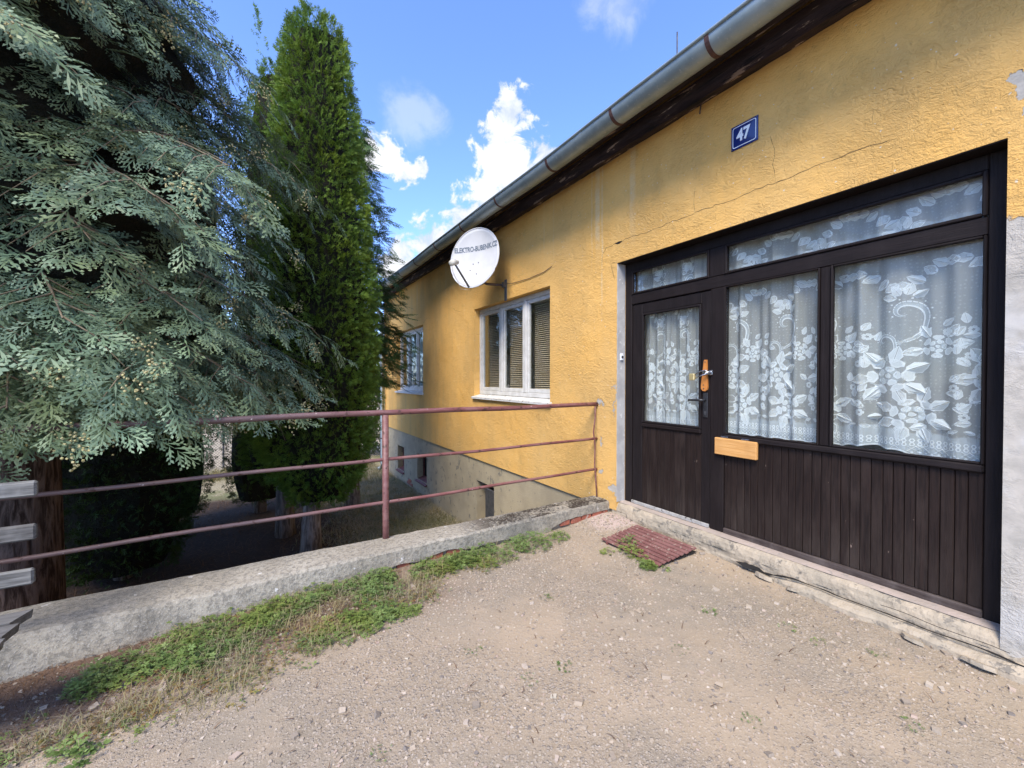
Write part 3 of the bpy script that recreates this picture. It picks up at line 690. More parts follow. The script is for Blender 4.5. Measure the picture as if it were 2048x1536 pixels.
pl = empty('padlock', (xd - .05, 2.21, 1.42), 'brass padlock hanging through the steel staple on the porch door', 'padlock')
mb = MB().box(xd - .075, xd - .045, 2.235, 2.285, 1.405, 1.462, .006); mb.build('body', 'brass', pl)
MB().tube([(xd - .06, 2.24, 1.45), (xd - .06, 2.20, 1.475), (xd - .058, 2.14, 1.49), (xd - .05, 2.118, 1.478), (xd - .052, 2.125, 1.462), (xd - .06, 2.19, 1.44), (xd - .06, 2.24, 1.418)], .0045, 8).build('shackle', 'chrome', pl, smooth=True)
MB().tube([(xd - .002, 2.12, 1.475), (xd - .05, 2.12, 1.475), (xd - .06, 2.13, 1.47), (xd - .05, 2.14, 1.465), (xd - .002, 2.14, 1.465)], .006, 8).box(xd - .026, xd - .0205, 2.10, 2.19, 1.45, 1.49, .002).build('staple', 'chrome', pl)

# ---- doorstep of broken sandy concrete
mb = MB(); n = 260; vs = []; fs = []
yss = np.linspace(.40, 3.14, n)
PX = [XF + .05, 3.205, 3.168, 3.146, 3.132, 3.126, 3.122, 3.120, 3.118, 3.117, 3.118, 3.122, 3.14]
PZs = [.158, .156, .152, .141, .126, .108, .090, .072, .054, .036, .018, -.002, -.03]; prof_n = len(PX)
for y in yss:
    for k in range(prof_n):
        d = 0 if k < 1 else .006 * nz(y * 6, PZs[k] * 9, 2) + .006 * nz(y * 19, PZs[k] * 30, 5) + .003 * nz(y * 55, PZs[k] * 70, 8)
        d -= .02 * max(0, nz(y * 3.3, PZs[k] * 14, 17) - .25) if k > 4 else 0
        vs.append((PX[k] - d * (1 if k > 2 else .3), y, PZs[k] + (d * .4 if 1 < k < 11 else 0)))
fs = [(i * prof_n + k, i * prof_n + k + 1, (i + 1) * prof_n + k + 1, (i + 1) * prof_n + k) for i in range(n - 1) for k in range(prof_n - 1)]
stp = mb.add(vs, fs + [tuple(range(prof_n)), tuple((n - 1) * prof_n + k for k in range(prof_n))]).build('doorstep', 'step', house, fixn=False)
mb = MB(); vs = []
for y in yss: vs += [(XF + .04, y, .1625), (3.196 + .006 * nz(y * 7, 5), y, .1605), (3.158 + .008 * nz(y * 5, 9), y, .1535)]
mb.add(vs, [(i * 3 + k, i * 3 + k + 1, (i + 1) * 3 + k + 1, (i + 1) * 3 + k) for i in range(n - 1) for k in range(2)]).build('screed', 'steptop', stp, fixn=False)
MB().box(3.15, 3.20, .40, 3.10, -.06, .02).build('foundation', 'dark', house)
def chip(x, y, z, L, w, t, rot, tilt, mat='step'):
    k = 9; poly = [(math.cos(a) * L * random.uniform(.75, 1.1), math.sin(a) * w * random.uniform(.7, 1.1)) for a in np.linspace(0, 2 * math.pi, k + 1)[:-1]]
    vs = []
    for dz in (0, t):
        for a, b in poly:
            q = .9 if dz else 1
            vs.append((x + (b * math.cos(rot) + a * math.sin(rot)) * q, y + (a * math.cos(rot) - b * math.sin(rot)) * q, z + dz + b * tilt))
    return MB().add(vs, [tuple(range(k)), tuple(range(k, 2 * k))] + [(i, (i + 1) % k, k + (i + 1) % k, k + i) for i in range(k)]).build('concrete_flake', mat, stp)
for a in ((3.065, 1.60, -.004, .07, .03, .03, .2, -.3), (3.055, 1.40, -.006, .05, .028, .022, -.3, -.4), (3.03, .80, -.004, .06, .03, .018, .5, -.2), (3.035, .56, 0, .07, .04, .02, .1, -.3)):
    chip(*a)
# broken footing in front of the step: ragged ledge parted from it by a dark crack
mb = MB(); n = 110; vs = []; yl = np.linspace(.36, 1.66, n)
for y in yl:
    t = min(1, (1.66 - y) / .35); o_ = .055 * t * (1 + .55 * nz(y * 5, 31) + .35 * nz(y * 15, 32)) + .006; h_ = .040 * t * (1 + .5 * nz(y * 4, 33)) + .004
    vs += [(3.13, y, h_ + .004), (3.112 - o_ * .15, y, h_ + .004 * nz(y * 22, 5)), (3.112 - o_ * .7, y, h_ * .72 + .006 * nz(y * 18, 8)), (3.112 - o_, y, h_ * .35), (3.108 - o_, y, -.03)]
mb.add(vs, [(i * 5 + k, i * 5 + k + 1, (i + 1) * 5 + k + 1, (i + 1) * 5 + k) for i in range(n - 1) for k in range(4)]).build('broken_footing', 'step', stp, fixn=False)
def ribbon(pts, name):
    mb = MB()
    for x, y, z, w in pts: mb.v += [(x - w, y, z - w * .8), (x + w * .6, y, z + w * .8)]
    mb.f = [(2 * i, 2 * i + 1, 2 * i + 3, 2 * i + 2) for i in range(len(pts) - 1)]
    return mb.build(name, 'dark', stp, fixn=False)
ribbon([(3.096 + .008 * nz(y * 9, 3), y, .052 * min(1, (1.72 - y) / .3) + .012 * nz(y * 6, 14) + .008, (.0025 + .004 * abs(nz(y * 7, 15)) + (.012 if 1.38 < y < 1.62 else 0) * abs(nz(y * 11, 4))) * min(1, (1.75 - y) / .1)) for y in np.linspace(.40, 1.74, 70)], 'open_joint')
ribbon([(3.098 + .006 * nz(y * 9, 3), y, .030 + .010 * nz(y * 8, 24), .016 * math.sin((y - 1.60) / .22 * math.pi) * (1 + .5 * nz(y * 30, 2)) + .001) for y in np.linspace(1.60, 1.82, 26)], 'spalled_hollow')
ribbon([(3.085 + .004 * nz(y * 9, 3), y, .10 + .02 * nz(y * 4, 44), .0015) for y in np.linspace(.46, .95, 26)], 'crack')

# ------------------------------------------------------------------ lace curtains
def curtain(label, y0, y1, zt, zb, q, folds, amp, seed, base_z=None, bottom=None, big=1.0, xo=XF + .085):
    rn = random.Random(seed); ph = rn.uniform(0, 6)
    def fold(y):
        s = (y - y0) * folds * 2 * math.pi
        return xo + amp * (math.sin(s + ph + 1.1 * math.sin(s * .37 + ph)) + .35 * math.sin(2.3 * s + 1.7 * ph)) 
    root = empty('lace_curtain', (xo, (y0 + y1) / 2, zb), label, 'curtain', 'lace curtains in the porch front')
    bot = bottom or (lambda y: zb + .012 * abs(math.sin(y * 24)))
    ny, nzz = int((y1 - y0) / .007) + 2, 24
    mb = MB()
    for i in range(ny):
        y = y0 + (y1 - y0) * i / (ny - 1)
        for j in range(nzz):
            t = j / (nzz - 1); z = bot(y) + (zt - bot(y)) * t
            mb.v.append((fold(y) + .006 * math.sin(3 * z + y * 5), y, z))
    mb.f = [(i * nzz + j, i * nzz + j + 1, (i + 1) * nzz + j + 1, (i + 1) * nzz + j) for i in range(ny - 1) for j in range(nzz - 1)]
    mb.build('tulle', 'tulle', root, smooth=True, fixn=False)
    L1, L2, L3 = MB(), MB(), MB()
    def poly(t, yc, zc, pts, off=.002):
        g = [(yc - a * q, zc + b) for a, b in pts]
        if any(y < y0 + .004 or y > y1 - .004 or z > zt - .004 or z < bot(min(max(y, y0), y1)) + .001 for y, z in g): return
        t.add([(fold(y) + .006 * math.sin(3 * z + y * 5) - off, y, z) for y, z in g], [tuple(range(len(g)))])
    rot = lambda a, b, th: (a * math.cos(th) - b * math.sin(th), a * math.sin(th) + b * math.cos(th))
    def leaf(yc, zc, L, w, th):
        for sg in (1, -1):
            pts = [(.0, .0 + sg * .02 * w)] + [(t * L, sg * (.06 * w + w * math.sin(math.pi * t ** .8) * (1 + .12 * math.sin(t * 19)))) for t in (.12, .28, .45, .62, .78, .9)] + [(L, sg * .02 * w)]
            rim(yc, zc, [rot(a, b, th) for a, b in pts], .70)
    def rim(yc, zc, pts, k):
        cx_ = sum(p[0] for p in pts) / len(pts); cy_ = sum(p[1] for p in pts) / len(pts); n_ = len(pts)
        inn = [(cx_ + (a - cx_) * k, cy_ + (b - cy_) * k) for a, b in pts]; pts = [(cx_ + (a - cx_) * .95, cy_ + (b - cy_) * .95) for a, b in pts]
        for i_ in range(n_): j_ = (i_ + 1) % n_; poly(L1, yc, zc, [pts[i_], pts[j_], inn[j_], inn[i_]])
        poly(L3, yc, zc, inn, .0015)
    def petal(yc, zc, r0, r1, w, th, t=None):
        pts = [(r0, -.3 * w), (r0 + (r1 - r0) * .45, -w * .95), (r1 * .94, -w * .8), (r1, -w * .25), (r1 * .97, 0), (r1, w * .3), (r1 * .93, w * .82), (r0 + (r1 - r0) * .45, w * .95), (r0, .3 * w)]
        rim(yc, zc, [rot(a, b, th) for a, b in pts], .66)
    def rose(yc, zc, r):
        k0 = rn.uniform(0, 6)
        for k in range(6): petal(yc, zc, r * .55, r * rn.uniform(.95, 1.1), r * .41, k0 + k * math.pi / 3)
        for k in range(5): petal(yc, zc, r * .22, r * .56, r * .25, k0 + .5 + k * 2 * math.pi / 5)
        petal(yc, zc, -r * .15, r * .15, r * .15, k0)
        for k in range(12):
            a = k * math.pi / 6
            poly(L2, yc, zc, [(math.cos(a) * r * .52, math.sin(a) * r * .52), (math.cos(a + .5) * r * .52, math.sin(a + .5) * r * .52), (math.cos(a + .5) * r * .2, math.sin(a + .5) * r * .2), (math.cos(a) * r * .2, math.sin(a) * r * .2)], .001)
    def small(yc, zc, r):
        for k in range(5): petal(yc, zc, r * .25, r, r * .48, k * 2 * math.pi / 5)
    def dot(yc, zc, r): poly(L1, yc, zc, [(r * math.cos(a), r * math.sin(a)) for a in (0, 1.05, 2.1, 3.14, 4.2, 5.24)])
    def scroll(yc, zc, s, flip=1, th0=0.0):
        P = []
        for i in range(27):
            t = i / 26; a = -1.9 + t * 6.6; r = s * (1.0 - .80 * t) * (1 if t > .2 else 1 + (.2 - t) * 2.6)
            P.append((r * math.cos(a) + s * .12 * t, r * math.sin(a) + s * .35 * t))
        for i in range(26):
            t = i / 26; w = s * .16 * math.sin(math.pi * min(1, .12 + t * .95)) + s * .02
            a, b = Vector(P[i]), Vector(P[i + 1]); d = (b - a).normalized(); nn = Vector((-d.y, d.x))
            f = lambda p: rot(flip * p.x, p.y, th0)
            poly(L1, yc, zc, [f(a + nn * w * .9), f(b + nn * w * .9), f(b + nn * w * .45), f(a + nn * w * .45)])
            poly(L1, yc, zc, [f(a - nn * w * .9), f(b - nn * w * .9), f(b - nn * w * .55), f(a - nn * w * .55)])
            poly(L2, yc, zc, [f(a + nn * w * .45), f(b + nn * w * .45), f(b - nn * w * .55), f(a - nn * w * .55)], .001)
            if i % 2 == 0 and t < .8:
                p = f(a - nn * (w + s * .13)); dot(yc - p[0] * q, zc + p[1], s * .05)
    bz = base_z if base_z is not None else zb
    U = .44 * q * big; y = y0 - rn.uniform(0, .3) * U; i = 0
    while y < y1 + U:
        B = big
        rose(y, bz + .24 * B, .095 * B)
        for a in (.5, 1.2, 2.0, 2.8, -.4, -2.7, -1.2, -1.9): leaf(y - math.cos(a) * .072 * B * q, bz + .24 * B + math.sin(a) * .072 * B, .11 * B, .030 * B, a)
        rose(y + .10 * q * B, bz + .47 * B, .105 * B)
        for a in (.4, 1.3, 2.2, 3.3, -.6, -2.2): leaf(y + .10 * q * B - math.cos(a) * .08 * B * q, bz + .47 * B + math.sin(a) * .08 * B, .11 * B, .032 * B, a)
        rose(y - .10 * q * B, bz + .64 * B, .066 * B)
        for a in (.9, 2.1, 3.4, 0.1): leaf(y - .10 * q * B - math.cos(a) * .06 * B * q, bz + .64 * B + math.sin(a) * .06 * B, .09 * B, .026 * B, a)
        scroll(y + .03 * q * B, bz + .82 * B, .105 * B, 1, .1)
        scroll(y + .12 * q * B, bz + .67 * B, .06 * B, 1, .4)
        scroll(y + .19 * q * B, bz + .36 * B, .045 * B, -1, 2.8)
        for (a, b) in ((-.17, .40), (-.20, .55), (.21, .58), (-.14, .72), (.2, .72), (-.2, .30), (.23, .24)):
            small(y + a * q * B, bz + b * B, .022 * B)
            leaf(y + (a + .02) * q * B, bz + (b + .035) * B, .065 * B, .018 * B, rn.uniform(.6, 2.4)); leaf(y + (a - .03) * q * B, bz + (b - .03) * B, .07 * B, .019 * B, rn.uniform(-.5, 3.5))
        for a in (.5, 1.3, 2.1, 2.9): leaf(y + .03 * q * B - math.cos(a) * .03 * q, bz + .93 * B + .02 * math.sin(a), .08 * B, .022 * B, a)
        # swag under the heading
        for k in range(9):
            t = k / 8; yy = y + (t - .5) * U * .9; zz = bz + 1.06 * B + .055 * B * math.cos((t - .5) * 2 * math.pi) * -1
            leaf(yy, zz, .085 * B, .026 * B, math.pi + math.sin((t - .5) * 6.28) * .7)
        # border: scrolls, drops, lattice, hem
        for k in range(4):
            yy = y + (k - 1.5) * U / 4
            scroll(yy, bz + .135 * B, .026 * B, 1 if k % 2 else -1, .3); leaf(yy + .02 * q, bz + .15 * B, .05 * B, .012 * B, 2.9 if k % 2 else .3)
        nd = 16
        for k in range(nd):
            yy = y + (k - nd / 2) * U / nd
            for zz in (.085, .062): 
                r = .011 * B
                for s in range(6):
                    a0, a1 = s * math.pi / 3, (s + 1) * math.pi / 3
                    poly(L1, yy, bz + zz * B, [(r * math.cos(a0), r * 1.2 * math.sin(a0)), (r * math.cos(a1), r * 1.2 * math.sin(a1)), (r * .5 * math.cos(a1), r * .6 * math.sin(a1)), (r * .5 * math.cos(a0), r * .6 * math.sin(a0))])
            for sg in (1, -1):
                poly(L1, yy, bz + .038 * B, [(-.02 * sg * B, -.016), (-.016 * sg * B, -.016), (.02 * sg * B, .016), (.016 * sg * B, .016)])
            dot(yy, bz + .014, .006)
        y += U; i += 1
    n2 = int((y1 - y0) / .012)
    for k in range(n2):
        a, b = y0 + (y1 - y0) * k / n2, y0 + (y1 - y0) * (k + 1) / n2
        for (t, u0, u1, off) in ((L1, .0, .010, .002), (L2, .010, .13, .0008)):
            L = [(a, bot(a) + u0), (b, bot(b) + u0), (b, bot(b) + u1), (a, bot(a) + u1)]
            t.add([(fold(yy) + .006 * math.sin(3 * zz + yy * 5) - off, yy, zz) for yy, zz in L], [(0, 1, 2, 3)])
    if L1.f: tag(L1.build('lace_pattern', 'lace', root, fixn=False), kind='stuff')
    if L3.f: tag(L3.build('lace_fill', 'lace3', root, fixn=False), kind='stuff')
    if L2.f: tag(L2.build('lace_ground', 'lace2', root, fixn=False), kind='stuff')
    return root
curtain('gathered white lace curtain behind the glass of the porch door', 2.19, 2.90, 2.08, .955, .62, 8.5, .016, 3, base_z=.96)
curtain('pleated white lace curtain in the big pane next to the door', 1.30, 2.03, 2.19, .965, .78, 5.5, .020, 5, base_z=.975)
def bot2(y):
    s = (y - .56) / .75
    return .955 + .012 * abs(math.sin(y * 22)) + (.032 if .46 < s < .9 else 0) * (math.sin((s - .46) / .44 * math.pi) ** .5 if .46 < s < .9 else 0) + .03 * max(0, s - .9) / .1
curtain('loosely hung white lace curtain with large roses in the rightmost pane', .56, 1.31, 2.19, .95, 1.05, 4.2, .030, 8, base_z=.965, bottom=bot2, big=1.0)
curtain('short lace curtain behind the narrow pane above the door', 2.12, 3.0, 2.52, 2.20, .7, 6.5, .013, 11, base_z=1.44)
curtain('long lace pelmet behind the wide pane along the top of the porch front', .55, 2.03, 2.52, 2.19, 1.0, 4.8, .016, 13, base_z=1.36)
# pale blue curtains in the far window
mb = MB(); n = 160
for i in range(n):
    y = 8.97 + 1.96 * i / (n - 1); x = XW + .27 + .022 * math.sin(y * 42 + math.sin(y * 9))
    mb.v += [(x, y, 1.16), (x, y, 2.53)]
mb.f = [(2 * i, 2 * i + 1, 2 * i + 3, 2 * i + 2) for i in range(n - 1)]
tag(mb.build('window_curtain', 'bluecloth', smooth=True, fixn=False), 'pale blue pleated curtain in the far window of the ochre wall', 'curtain')

# ------------------------------------------------------------------ things on the wall
def text_mb(body, size, bold=.0, xscale=1.0):
    cu = bpy.data.curves.new('lettering', 'FONT'); cu.body = body; cu.size = size; cu.offset = bold; cu.align_x = 'CENTER'; cu.align_y = 'CENTER'; cu.resolution_u = 3
    ob = bpy.data.objects.new('lettering', cu); COL.objects.link(ob)
    bpy.context.view_layer.update()
    me = bpy.data.meshes.new_from_object(ob.evaluated_get(bpy.context.evaluated_depsgraph_get()))
    vs = [(v.co.x * xscale, v.co.y) for v in me.vertices]; fs = [tuple(p.vertices) for p in me.polygons]
    bpy.data.objects.remove(ob); bpy.data.curves.remove(cu); bpy.data.meshes.remove(me)
    return vs, fs
# house number plate: domed blue enamel, white line, 47
PY, PZ, PW, PH = 1.785, 3.245, .20, .178
npl = empty('house_number_plate', (XW, PY, PZ), 'blue enamel plate with white number 47 above the porch front', 'number plate')
def dome(a, b): return XW - .008 - .006 * max(0, 1 - (a / (PW / 2)) ** 2) * max(0, 1 - (b / (PH / 2)) ** 2)
mb = MB(); n = 18
for i in range(n + 1):
    for j in range(n + 1):
        a, b = (i / n - .5) * PW, (j / n - .5) * PH
        mb.v.append((dome(a, b), PY - a, PZ + b))
mb.f = [(i * (n + 1) + j, i * (n + 1) + j + 1, (i + 1) * (n + 1) + j + 1, (i + 1) * (n + 1) + j) for i in range(n) for j in range(n)]
mb.box(XW - .0075, XW - .001, PY - PW / 2, PY + PW / 2, PZ - PH / 2, PZ + PH / 2)
mb.build('plate', 'enamel', npl, smooth=False, fixn=False)
mb = MB(); pa = []
def rr(w, h, r, k=5):
    out = []
    for cx, cy, a0 in ((w - r, h - r, 0), (-w + r, h - r, 90), (-w + r, -h + r, 180), (w - r, -h + r, 270)):
        out += [(cx + r * math.cos(R(a0 + 90 * t / k)), cy + r * math.sin(R(a0 + 90 * t / k))) for t in range(k + 1)]
    fin = []
    for p, q in zip(out, out[1:] + out[:1]):
        m = 8 if math.hypot(p[0] - q[0], p[1] - q[1]) > .03 else 1
        fin += [(p[0] + (q[0] - p[0]) * t / m, p[1] + (q[1] - p[1]) * t / m) for t in range(m)]
    return fin
o1, o2 = rr(.088, .077, .014), rr(.083, .072, .011)
dm = lambda a, b: (dome(a, b) - .0016, PY - a, PZ + b)
mb.v = [dm(*p) for p in o1] + [dm(*p) for p in o2]; n = len(o1)
mb.f = [(i, (i + 1) % n, n + (i + 1) % n, n + i) for i in range(n)]
mb.build('border', 'enamelw', npl, fixn=False)
tv, tf = text_mb('47', .120, .0045, .82)
MB().add([(XW - .0158, PY - a + .004, PZ + b - .002) for a, b in tv], tf).build('numerals', 'enamelw', npl, fixn=False)
mb = MB()
for s in (-1, 1): mb.tube([(XW - .013, PY - s * .092, PZ + .082 * s), (XW - .007, PY - s * .092, PZ + .082 * s)], .004, 8)
mb.build('screw', 'steel', npl)
# doorbell on the grey reveal
bell = empty('doorbell', (3.178, 3.078, 1.64), 'small white bell push on the grey door jamb', 'doorbell')
MB().box(3.158, 3.200, 3.064, 3.0775, 1.605, 1.675, .004).build('plate', 'enamelw', bell)
MB().tube([(3.179, 3.0645, 1.64), (3.179, 3.058, 1.64)], .012, 14).build('button', 'blackmetal', bell)

# satellite dish
DC = Vector((2.63, 5.36, 3.13)); dn = Vector((-.872, -.472, .10)).normalized()
du = Vector((0, 0, 1)); dr = du.cross(dn).normalized(); du = dn.cross(dr).normalized()
sat = empty('satellite_dish', (XW, 5.30, 2.79), 'round white satellite dish with lettering, on a wall bracket beside the triple window', 'satellite dish')
RW, RH = .415, .43
def dsurf(a, b, off=0.0):
    d = .075 * ((a / RW) ** 2 + (b / RH) ** 2) - .075
    return DC + dr * a + du * b + dn * (d + off)
mb = MB(); nr, na = 10, 48
mb.v.append(tuple(dsurf(0, 0)))
for i in range(1, nr + 1):
    for k in range(na):
        a = 2 * math.pi * k / na; mb.v.append(tuple(dsurf(RW * i / nr * math.cos(a), RH * i / nr * math.sin(a))))
for k in range(na):
    mb.f.append((0, 1 + k, 1 + (k + 1) % na))
    for i in range(nr - 1): mb.f.append((1 + i * na + k, 1 + (i + 1) * na + k, 1 + (i + 1) * na + (k + 1) % na, 1 + i * na + (k + 1) % na))
dish = mb.build('reflector', 'dishm', sat, smooth=True)
md = dish.modifiers.new('thickness', 'SOLIDIFY'); md.thickness = .006; md.offset = 0
MB().tube([tuple(dsurf(RW * math.cos(a), RH * math.sin(a))) for a in np.linspace(0, 2 * math.pi, 57)], .0085, 8, cap=False).build('rim', 'dishm', sat, smooth=True)
tv, tf = text_mb('ELEKTRO-BUBENIK.CZ', .098, .0036, .75)
MB().add([tuple(dsurf(a + .005, b + .155, .0055)) for a, b in tv], tf).build('lettering', 'letter', sat, fixn=False)
mb = MB()
for a, b in ((-.06, -.06), (.03, -.05), (-.10, -.15), (.02, -.22)): mb.tube([tuple(dsurf(a, b, .002)), tuple(dsurf(a, b, .010))], .007, 8)
mb.build('bolt', 'steel', sat)
foot = dsurf(-.06, -RH * .96, .01); lnb = DC + dn * .40 - du * .20 - dr * .02
MB().tube([tuple(foot - dn * .04), tuple(foot), tuple(lnb - dn * .02 - du * .03)], [.015, .015, .013], 8).build('feed_arm', 'steel', sat, smooth=True)
ldir = (DC + du * .02 - lnb).normalized()
mb = MB().tube([tuple(lnb - ldir * .085), tuple(lnb - ldir * .08), tuple(lnb + ldir * .02)], [.030, .038, .038], 14)
mb.tube([tuple(lnb + ldir * .02), tuple(lnb + ldir * .045), tuple(lnb + ldir * .06)], [.030, .042, .030], 14); mb.build('receiver', 'plastic', sat, smooth=True)
cbl = [lnb - ldir * .07, lnb - ldir * .03 - du * .12, (lnb + foot) / 2 - du * .20, foot - du * .06 + dn * .06, foot - du * .03 - dn * .06]
MB().tube([tuple(p) for p in cbl], .003, 6).build('feed_cable', 'cord', sat, smooth=True)
back = DC - dn * .10 - du * .20
mb = MB().tube([tuple(DC - dn * .085 - du * .18), (2.80, 5.45, 2.83), (2.86, 5.42, 2.80), (XW - .03, 5.33, 2.79)], .019, 10); mb.build('mast_arm', 'rusty', sat, smooth=True)
MB().box(XW - .014, XW - .001, 5.27, 5.33, 2.56, 2.87, .002).box(XW - .06, XW - .014, 5.275, 5.285, 2.75, 2.83).box(XW - .06, XW - .014, 5.315, 5.325, 2.75, 2.83).build('wall_bracket', 'steel', sat)
MB().box(2.74, 2.80, 5.40, 5.50, 2.78, 2.98, .004).build('dish_clamp', 'steel', sat)
MB().tube([(XW - .03, 5.26, 2.80), (XW - .012, 5.1, 2.775), (XW - .01, 4.67, 2.76), (XW - .01, 4.35, 2.77), (XW - .008, 4.20, 2.80), (XW + .01, 4.18, 2.82)], .0042, 6).build('cable', 'rusty', sat, smooth=True)

# ------------------------------------------------------------------ parapet with railing
par = empty('parapet', (1.0, 3.2, 0), 'low weathered concrete parapet along the edge of the yard', 'wall')
XS = np.linspace(-4.5, 3.118, 230); vs = []; fs = []
def frontY(x): return float(np.interp(x, [-4.5, -1.08, -.5, .6, 2.0, 3.12], [2.98, 3.005, 3.03, 3.085, 3.13, 3.175]))
def gapz(x):                # how far the render has fallen off the front
    return .048 * max(0, math.exp(-((x - 1.28) / .18) ** 2)) + .062 * (1 / (1 + math.exp(-(x - 2.42) / .05))) + .03 * math.exp(-((x - .9) / .12) ** 2) + .02 * math.exp(-((x - 1.75) / .2) ** 2)
for x in XS:
    f = frontY(x); e = .007 * nz(x * 4, 3) + .005 * nz(x * 13, 8); zt = .148 + .008 * nz(x * 1.7, 5) + .003 * nz(x * 9, 1)
    ch = .012 + .010 * max(0, nz(x * 6, 12)); zb = -.05 if gapz(x) < .012 else gapz(x) + .012 * nz(x * 16, 4)
    P = [(f - .045 * (1 - min(1, (x + 1.0) / 2.2)) + e * .6, zb), (f - .02 * (1 - min(1, (x + 1) / 2.2)) + e, min(.07, zt - .05) if zb < .05 else zb + .02), (f + e, zt - ch - .004), (f + ch + e, zt), (f + .12, zt + .004 + .004 * nz(x * 5, 2)), (f + .24, zt + .003 * nz(x * 7, 6)), (3.395 + .006 * nz(x * 3, 9), zt - .006 + .004 * nz(x * 11, 2)), (3.405 + .006 * nz(x * 3, 9), zt - .03), (3.40, -1.5)]
    vs += [(x, p, z) for p, z in P]
fs = [(i * 9 + k, i * 9 + k + 1, (i + 1) * 9 + k + 1, (i + 1) * 9 + k) for i in range(len(XS) - 1) for k in range(8)] + [tuple(range(9)), tuple(9 * (len(XS) - 1) + k for k in range(9))]
MB().add(vs, fs).build('coping', 'concrete', par, fixn=False)
mb = MB(); vs = []
for x in np.linspace(-4.5, 3.11, 60): f = frontY(x) + .03; vs += [(x, f, -.3), (x, f, .12)]
mb.add(vs, [(2 * i, 2 * i + 1, 2 * i + 3, 2 * i + 2) for i in range(59)]).build('core', 'step', par, fixn=False)
for (x, z, w) in ((2.52, .030, .115), (2.66, .028, .12), (2.80, .040, .125), (2.945, .042, .13), (3.06, .030, .075), (1.20, .020, .11), (1.345, .022, .12), (.93, .008, .10), (2.72, -.012, .12), (2.87, -.008, .12)):
    f = frontY(x); j = random.uniform(-.006, .006)
    MB().box(x - w / 2, x + w / 2, f + .006 + j, f + .06, z - .028, z + .028, .007).build('brick', 'brick', par)
rail = empty('railing', (.865, 3.36, .13), 'red-brown steel pipe railing standing on the concrete parapet', 'railing')
RY = 3.365
wob = lambda x, k: .004 * math.sin(x * 2.1 + k) + .002 * math.sin(x * 5.3 + 2 * k)
def railpath(z, k, zl=None): return [(x, RY + wob(x, k) * .5, z + wob(x, k) + (0 if zl is None else zl * (3.1 - x))) for x in np.linspace(-3.6, 3.115, 40)]
MB().tube(railpath(1.146, 0), .0215, 12).build('rail', 'rail', rail, smooth=True)
MB().tube(railpath(.773, 1), .0135, 10).build('rail', 'rail', rail, smooth=True)
MB().tube(railpath(.440, 2, -.003), .0135, 10).build('rail', 'rail', rail, smooth=True)
for x in (.865, -1.75):
    MB().tube([(x, RY, .09), (x, RY, .3), (x, RY, 1.13)], .0255, 14).build('post', 'rail', rail, smooth=True)
MB().tube([(3.085, RY - .005, 1.146), (3.08, RY - .01, 1.0), (3.055, RY - .012, .85), (3.075, RY - .015, .70), (3.07, RY - .015, .5), (3.09, RY - .015, .3), (3.10, RY - .02, .13)], .0075, 7).build('bent_rod', 'rail', rail, smooth=True)

# ------------------------------------------------------------------ steel foot grate by the door
gr = empty('foot_grate', (2.78, 2.41, 0), 'red painted slatted steel foot grate in the gravel before the door', 'foot grate')
ng = 9
for k in range(ng):
    x = 2.575 + k * .0545; t = .28
    y0, y1 = 2.085 + .002 * k + random.uniform(-.006, .006), 2.70 + .004 * k + random.uniform(-.008, .008)
    z = .022 + .003 * k; w = .0145
    a0, a1 = (x - w, z - w * t), (x + w, z + w * t)
    MB().add([(a0[0], y0, a0[1]), (a1[0], y0, a1[1]), (a1[0], y1, a1[1]), (a0[0], y1, a0[1]), (a0[0], y0, a0[1] - .007), (a1[0] + .003, y0, a1[1] - .007), (a1[0] + .003, y1, a1[1] - .007), (a0[0], y1, a0[1] - .007)],
             [(0, 1, 2, 3), (4, 5, 6, 7), (0, 1, 5, 4), (1, 2, 6, 5), (2, 3, 7, 6), (3, 0, 4, 7)]).build('slat', 'grate', gr)
MB().add([(2.56, 2.10, .009), (3.03, 2.10, .016), (3.03, 2.69, .016), (2.56, 2.69, .009)], [(0, 1, 2, 3)]).build('painted_gap_shade', 'dark', gr)  # flat dark sheet under the slats, painting the shade in the gaps
for y in (2.14, 2.64): MB().box(2.56, 3.03, y - .01, y + .01, -.01, .012).build('cross_bar', 'red', gr)

# ------------------------------------------------------------------ bench at the left edge
bn = empty('bench', (-1.7, 2.75, 0), 'grey weathered slatted bench backing onto the railing at the left edge', 'bench')
for k, (z, e) in enumerate(((.893, -.912), (.686, -.914), (.476, -.922))):
    y = 2.90 + .03 * (z - .69)
    MB().box(-2.6, e, y - .016, y + .016, z - .037, z + .037, .008).build('back_slat', 'bench', bn)
for k, y in enumerate((2.57, 2.45, 2.33)):
    o = MB().add([(-2.6, y - .05, .385), (-.88 + .02 * k, y - .05, .385), (-.845, y + .05, .385), (-2.6, y + .05, .385), (-2.6, y - .05, .42), (-.875 + .02 * k, y - .05, .42), (-.84, y + .05, .42), (-2.6, y + .05, .42)],
                 [(0, 1, 2, 3), (4, 5, 6, 7), (0, 1, 5, 4), (1, 2, 6, 5), (2, 3, 7, 6), (3, 0, 4, 7)]).build('seat_slat', 'bench', bn)
for x in (-1.28, -2.35):
    MB().tube([(x, 2.95, -.02), (x, 2.945, .38), (x, 2.92, .95)], .02, 8).build('leg', 'steel', bn); MB().tube([(x, 2.32, -.02), (x, 2.32, .365), (x, 2.94, .365)], .02, 8).build('leg', 'steel', bn)

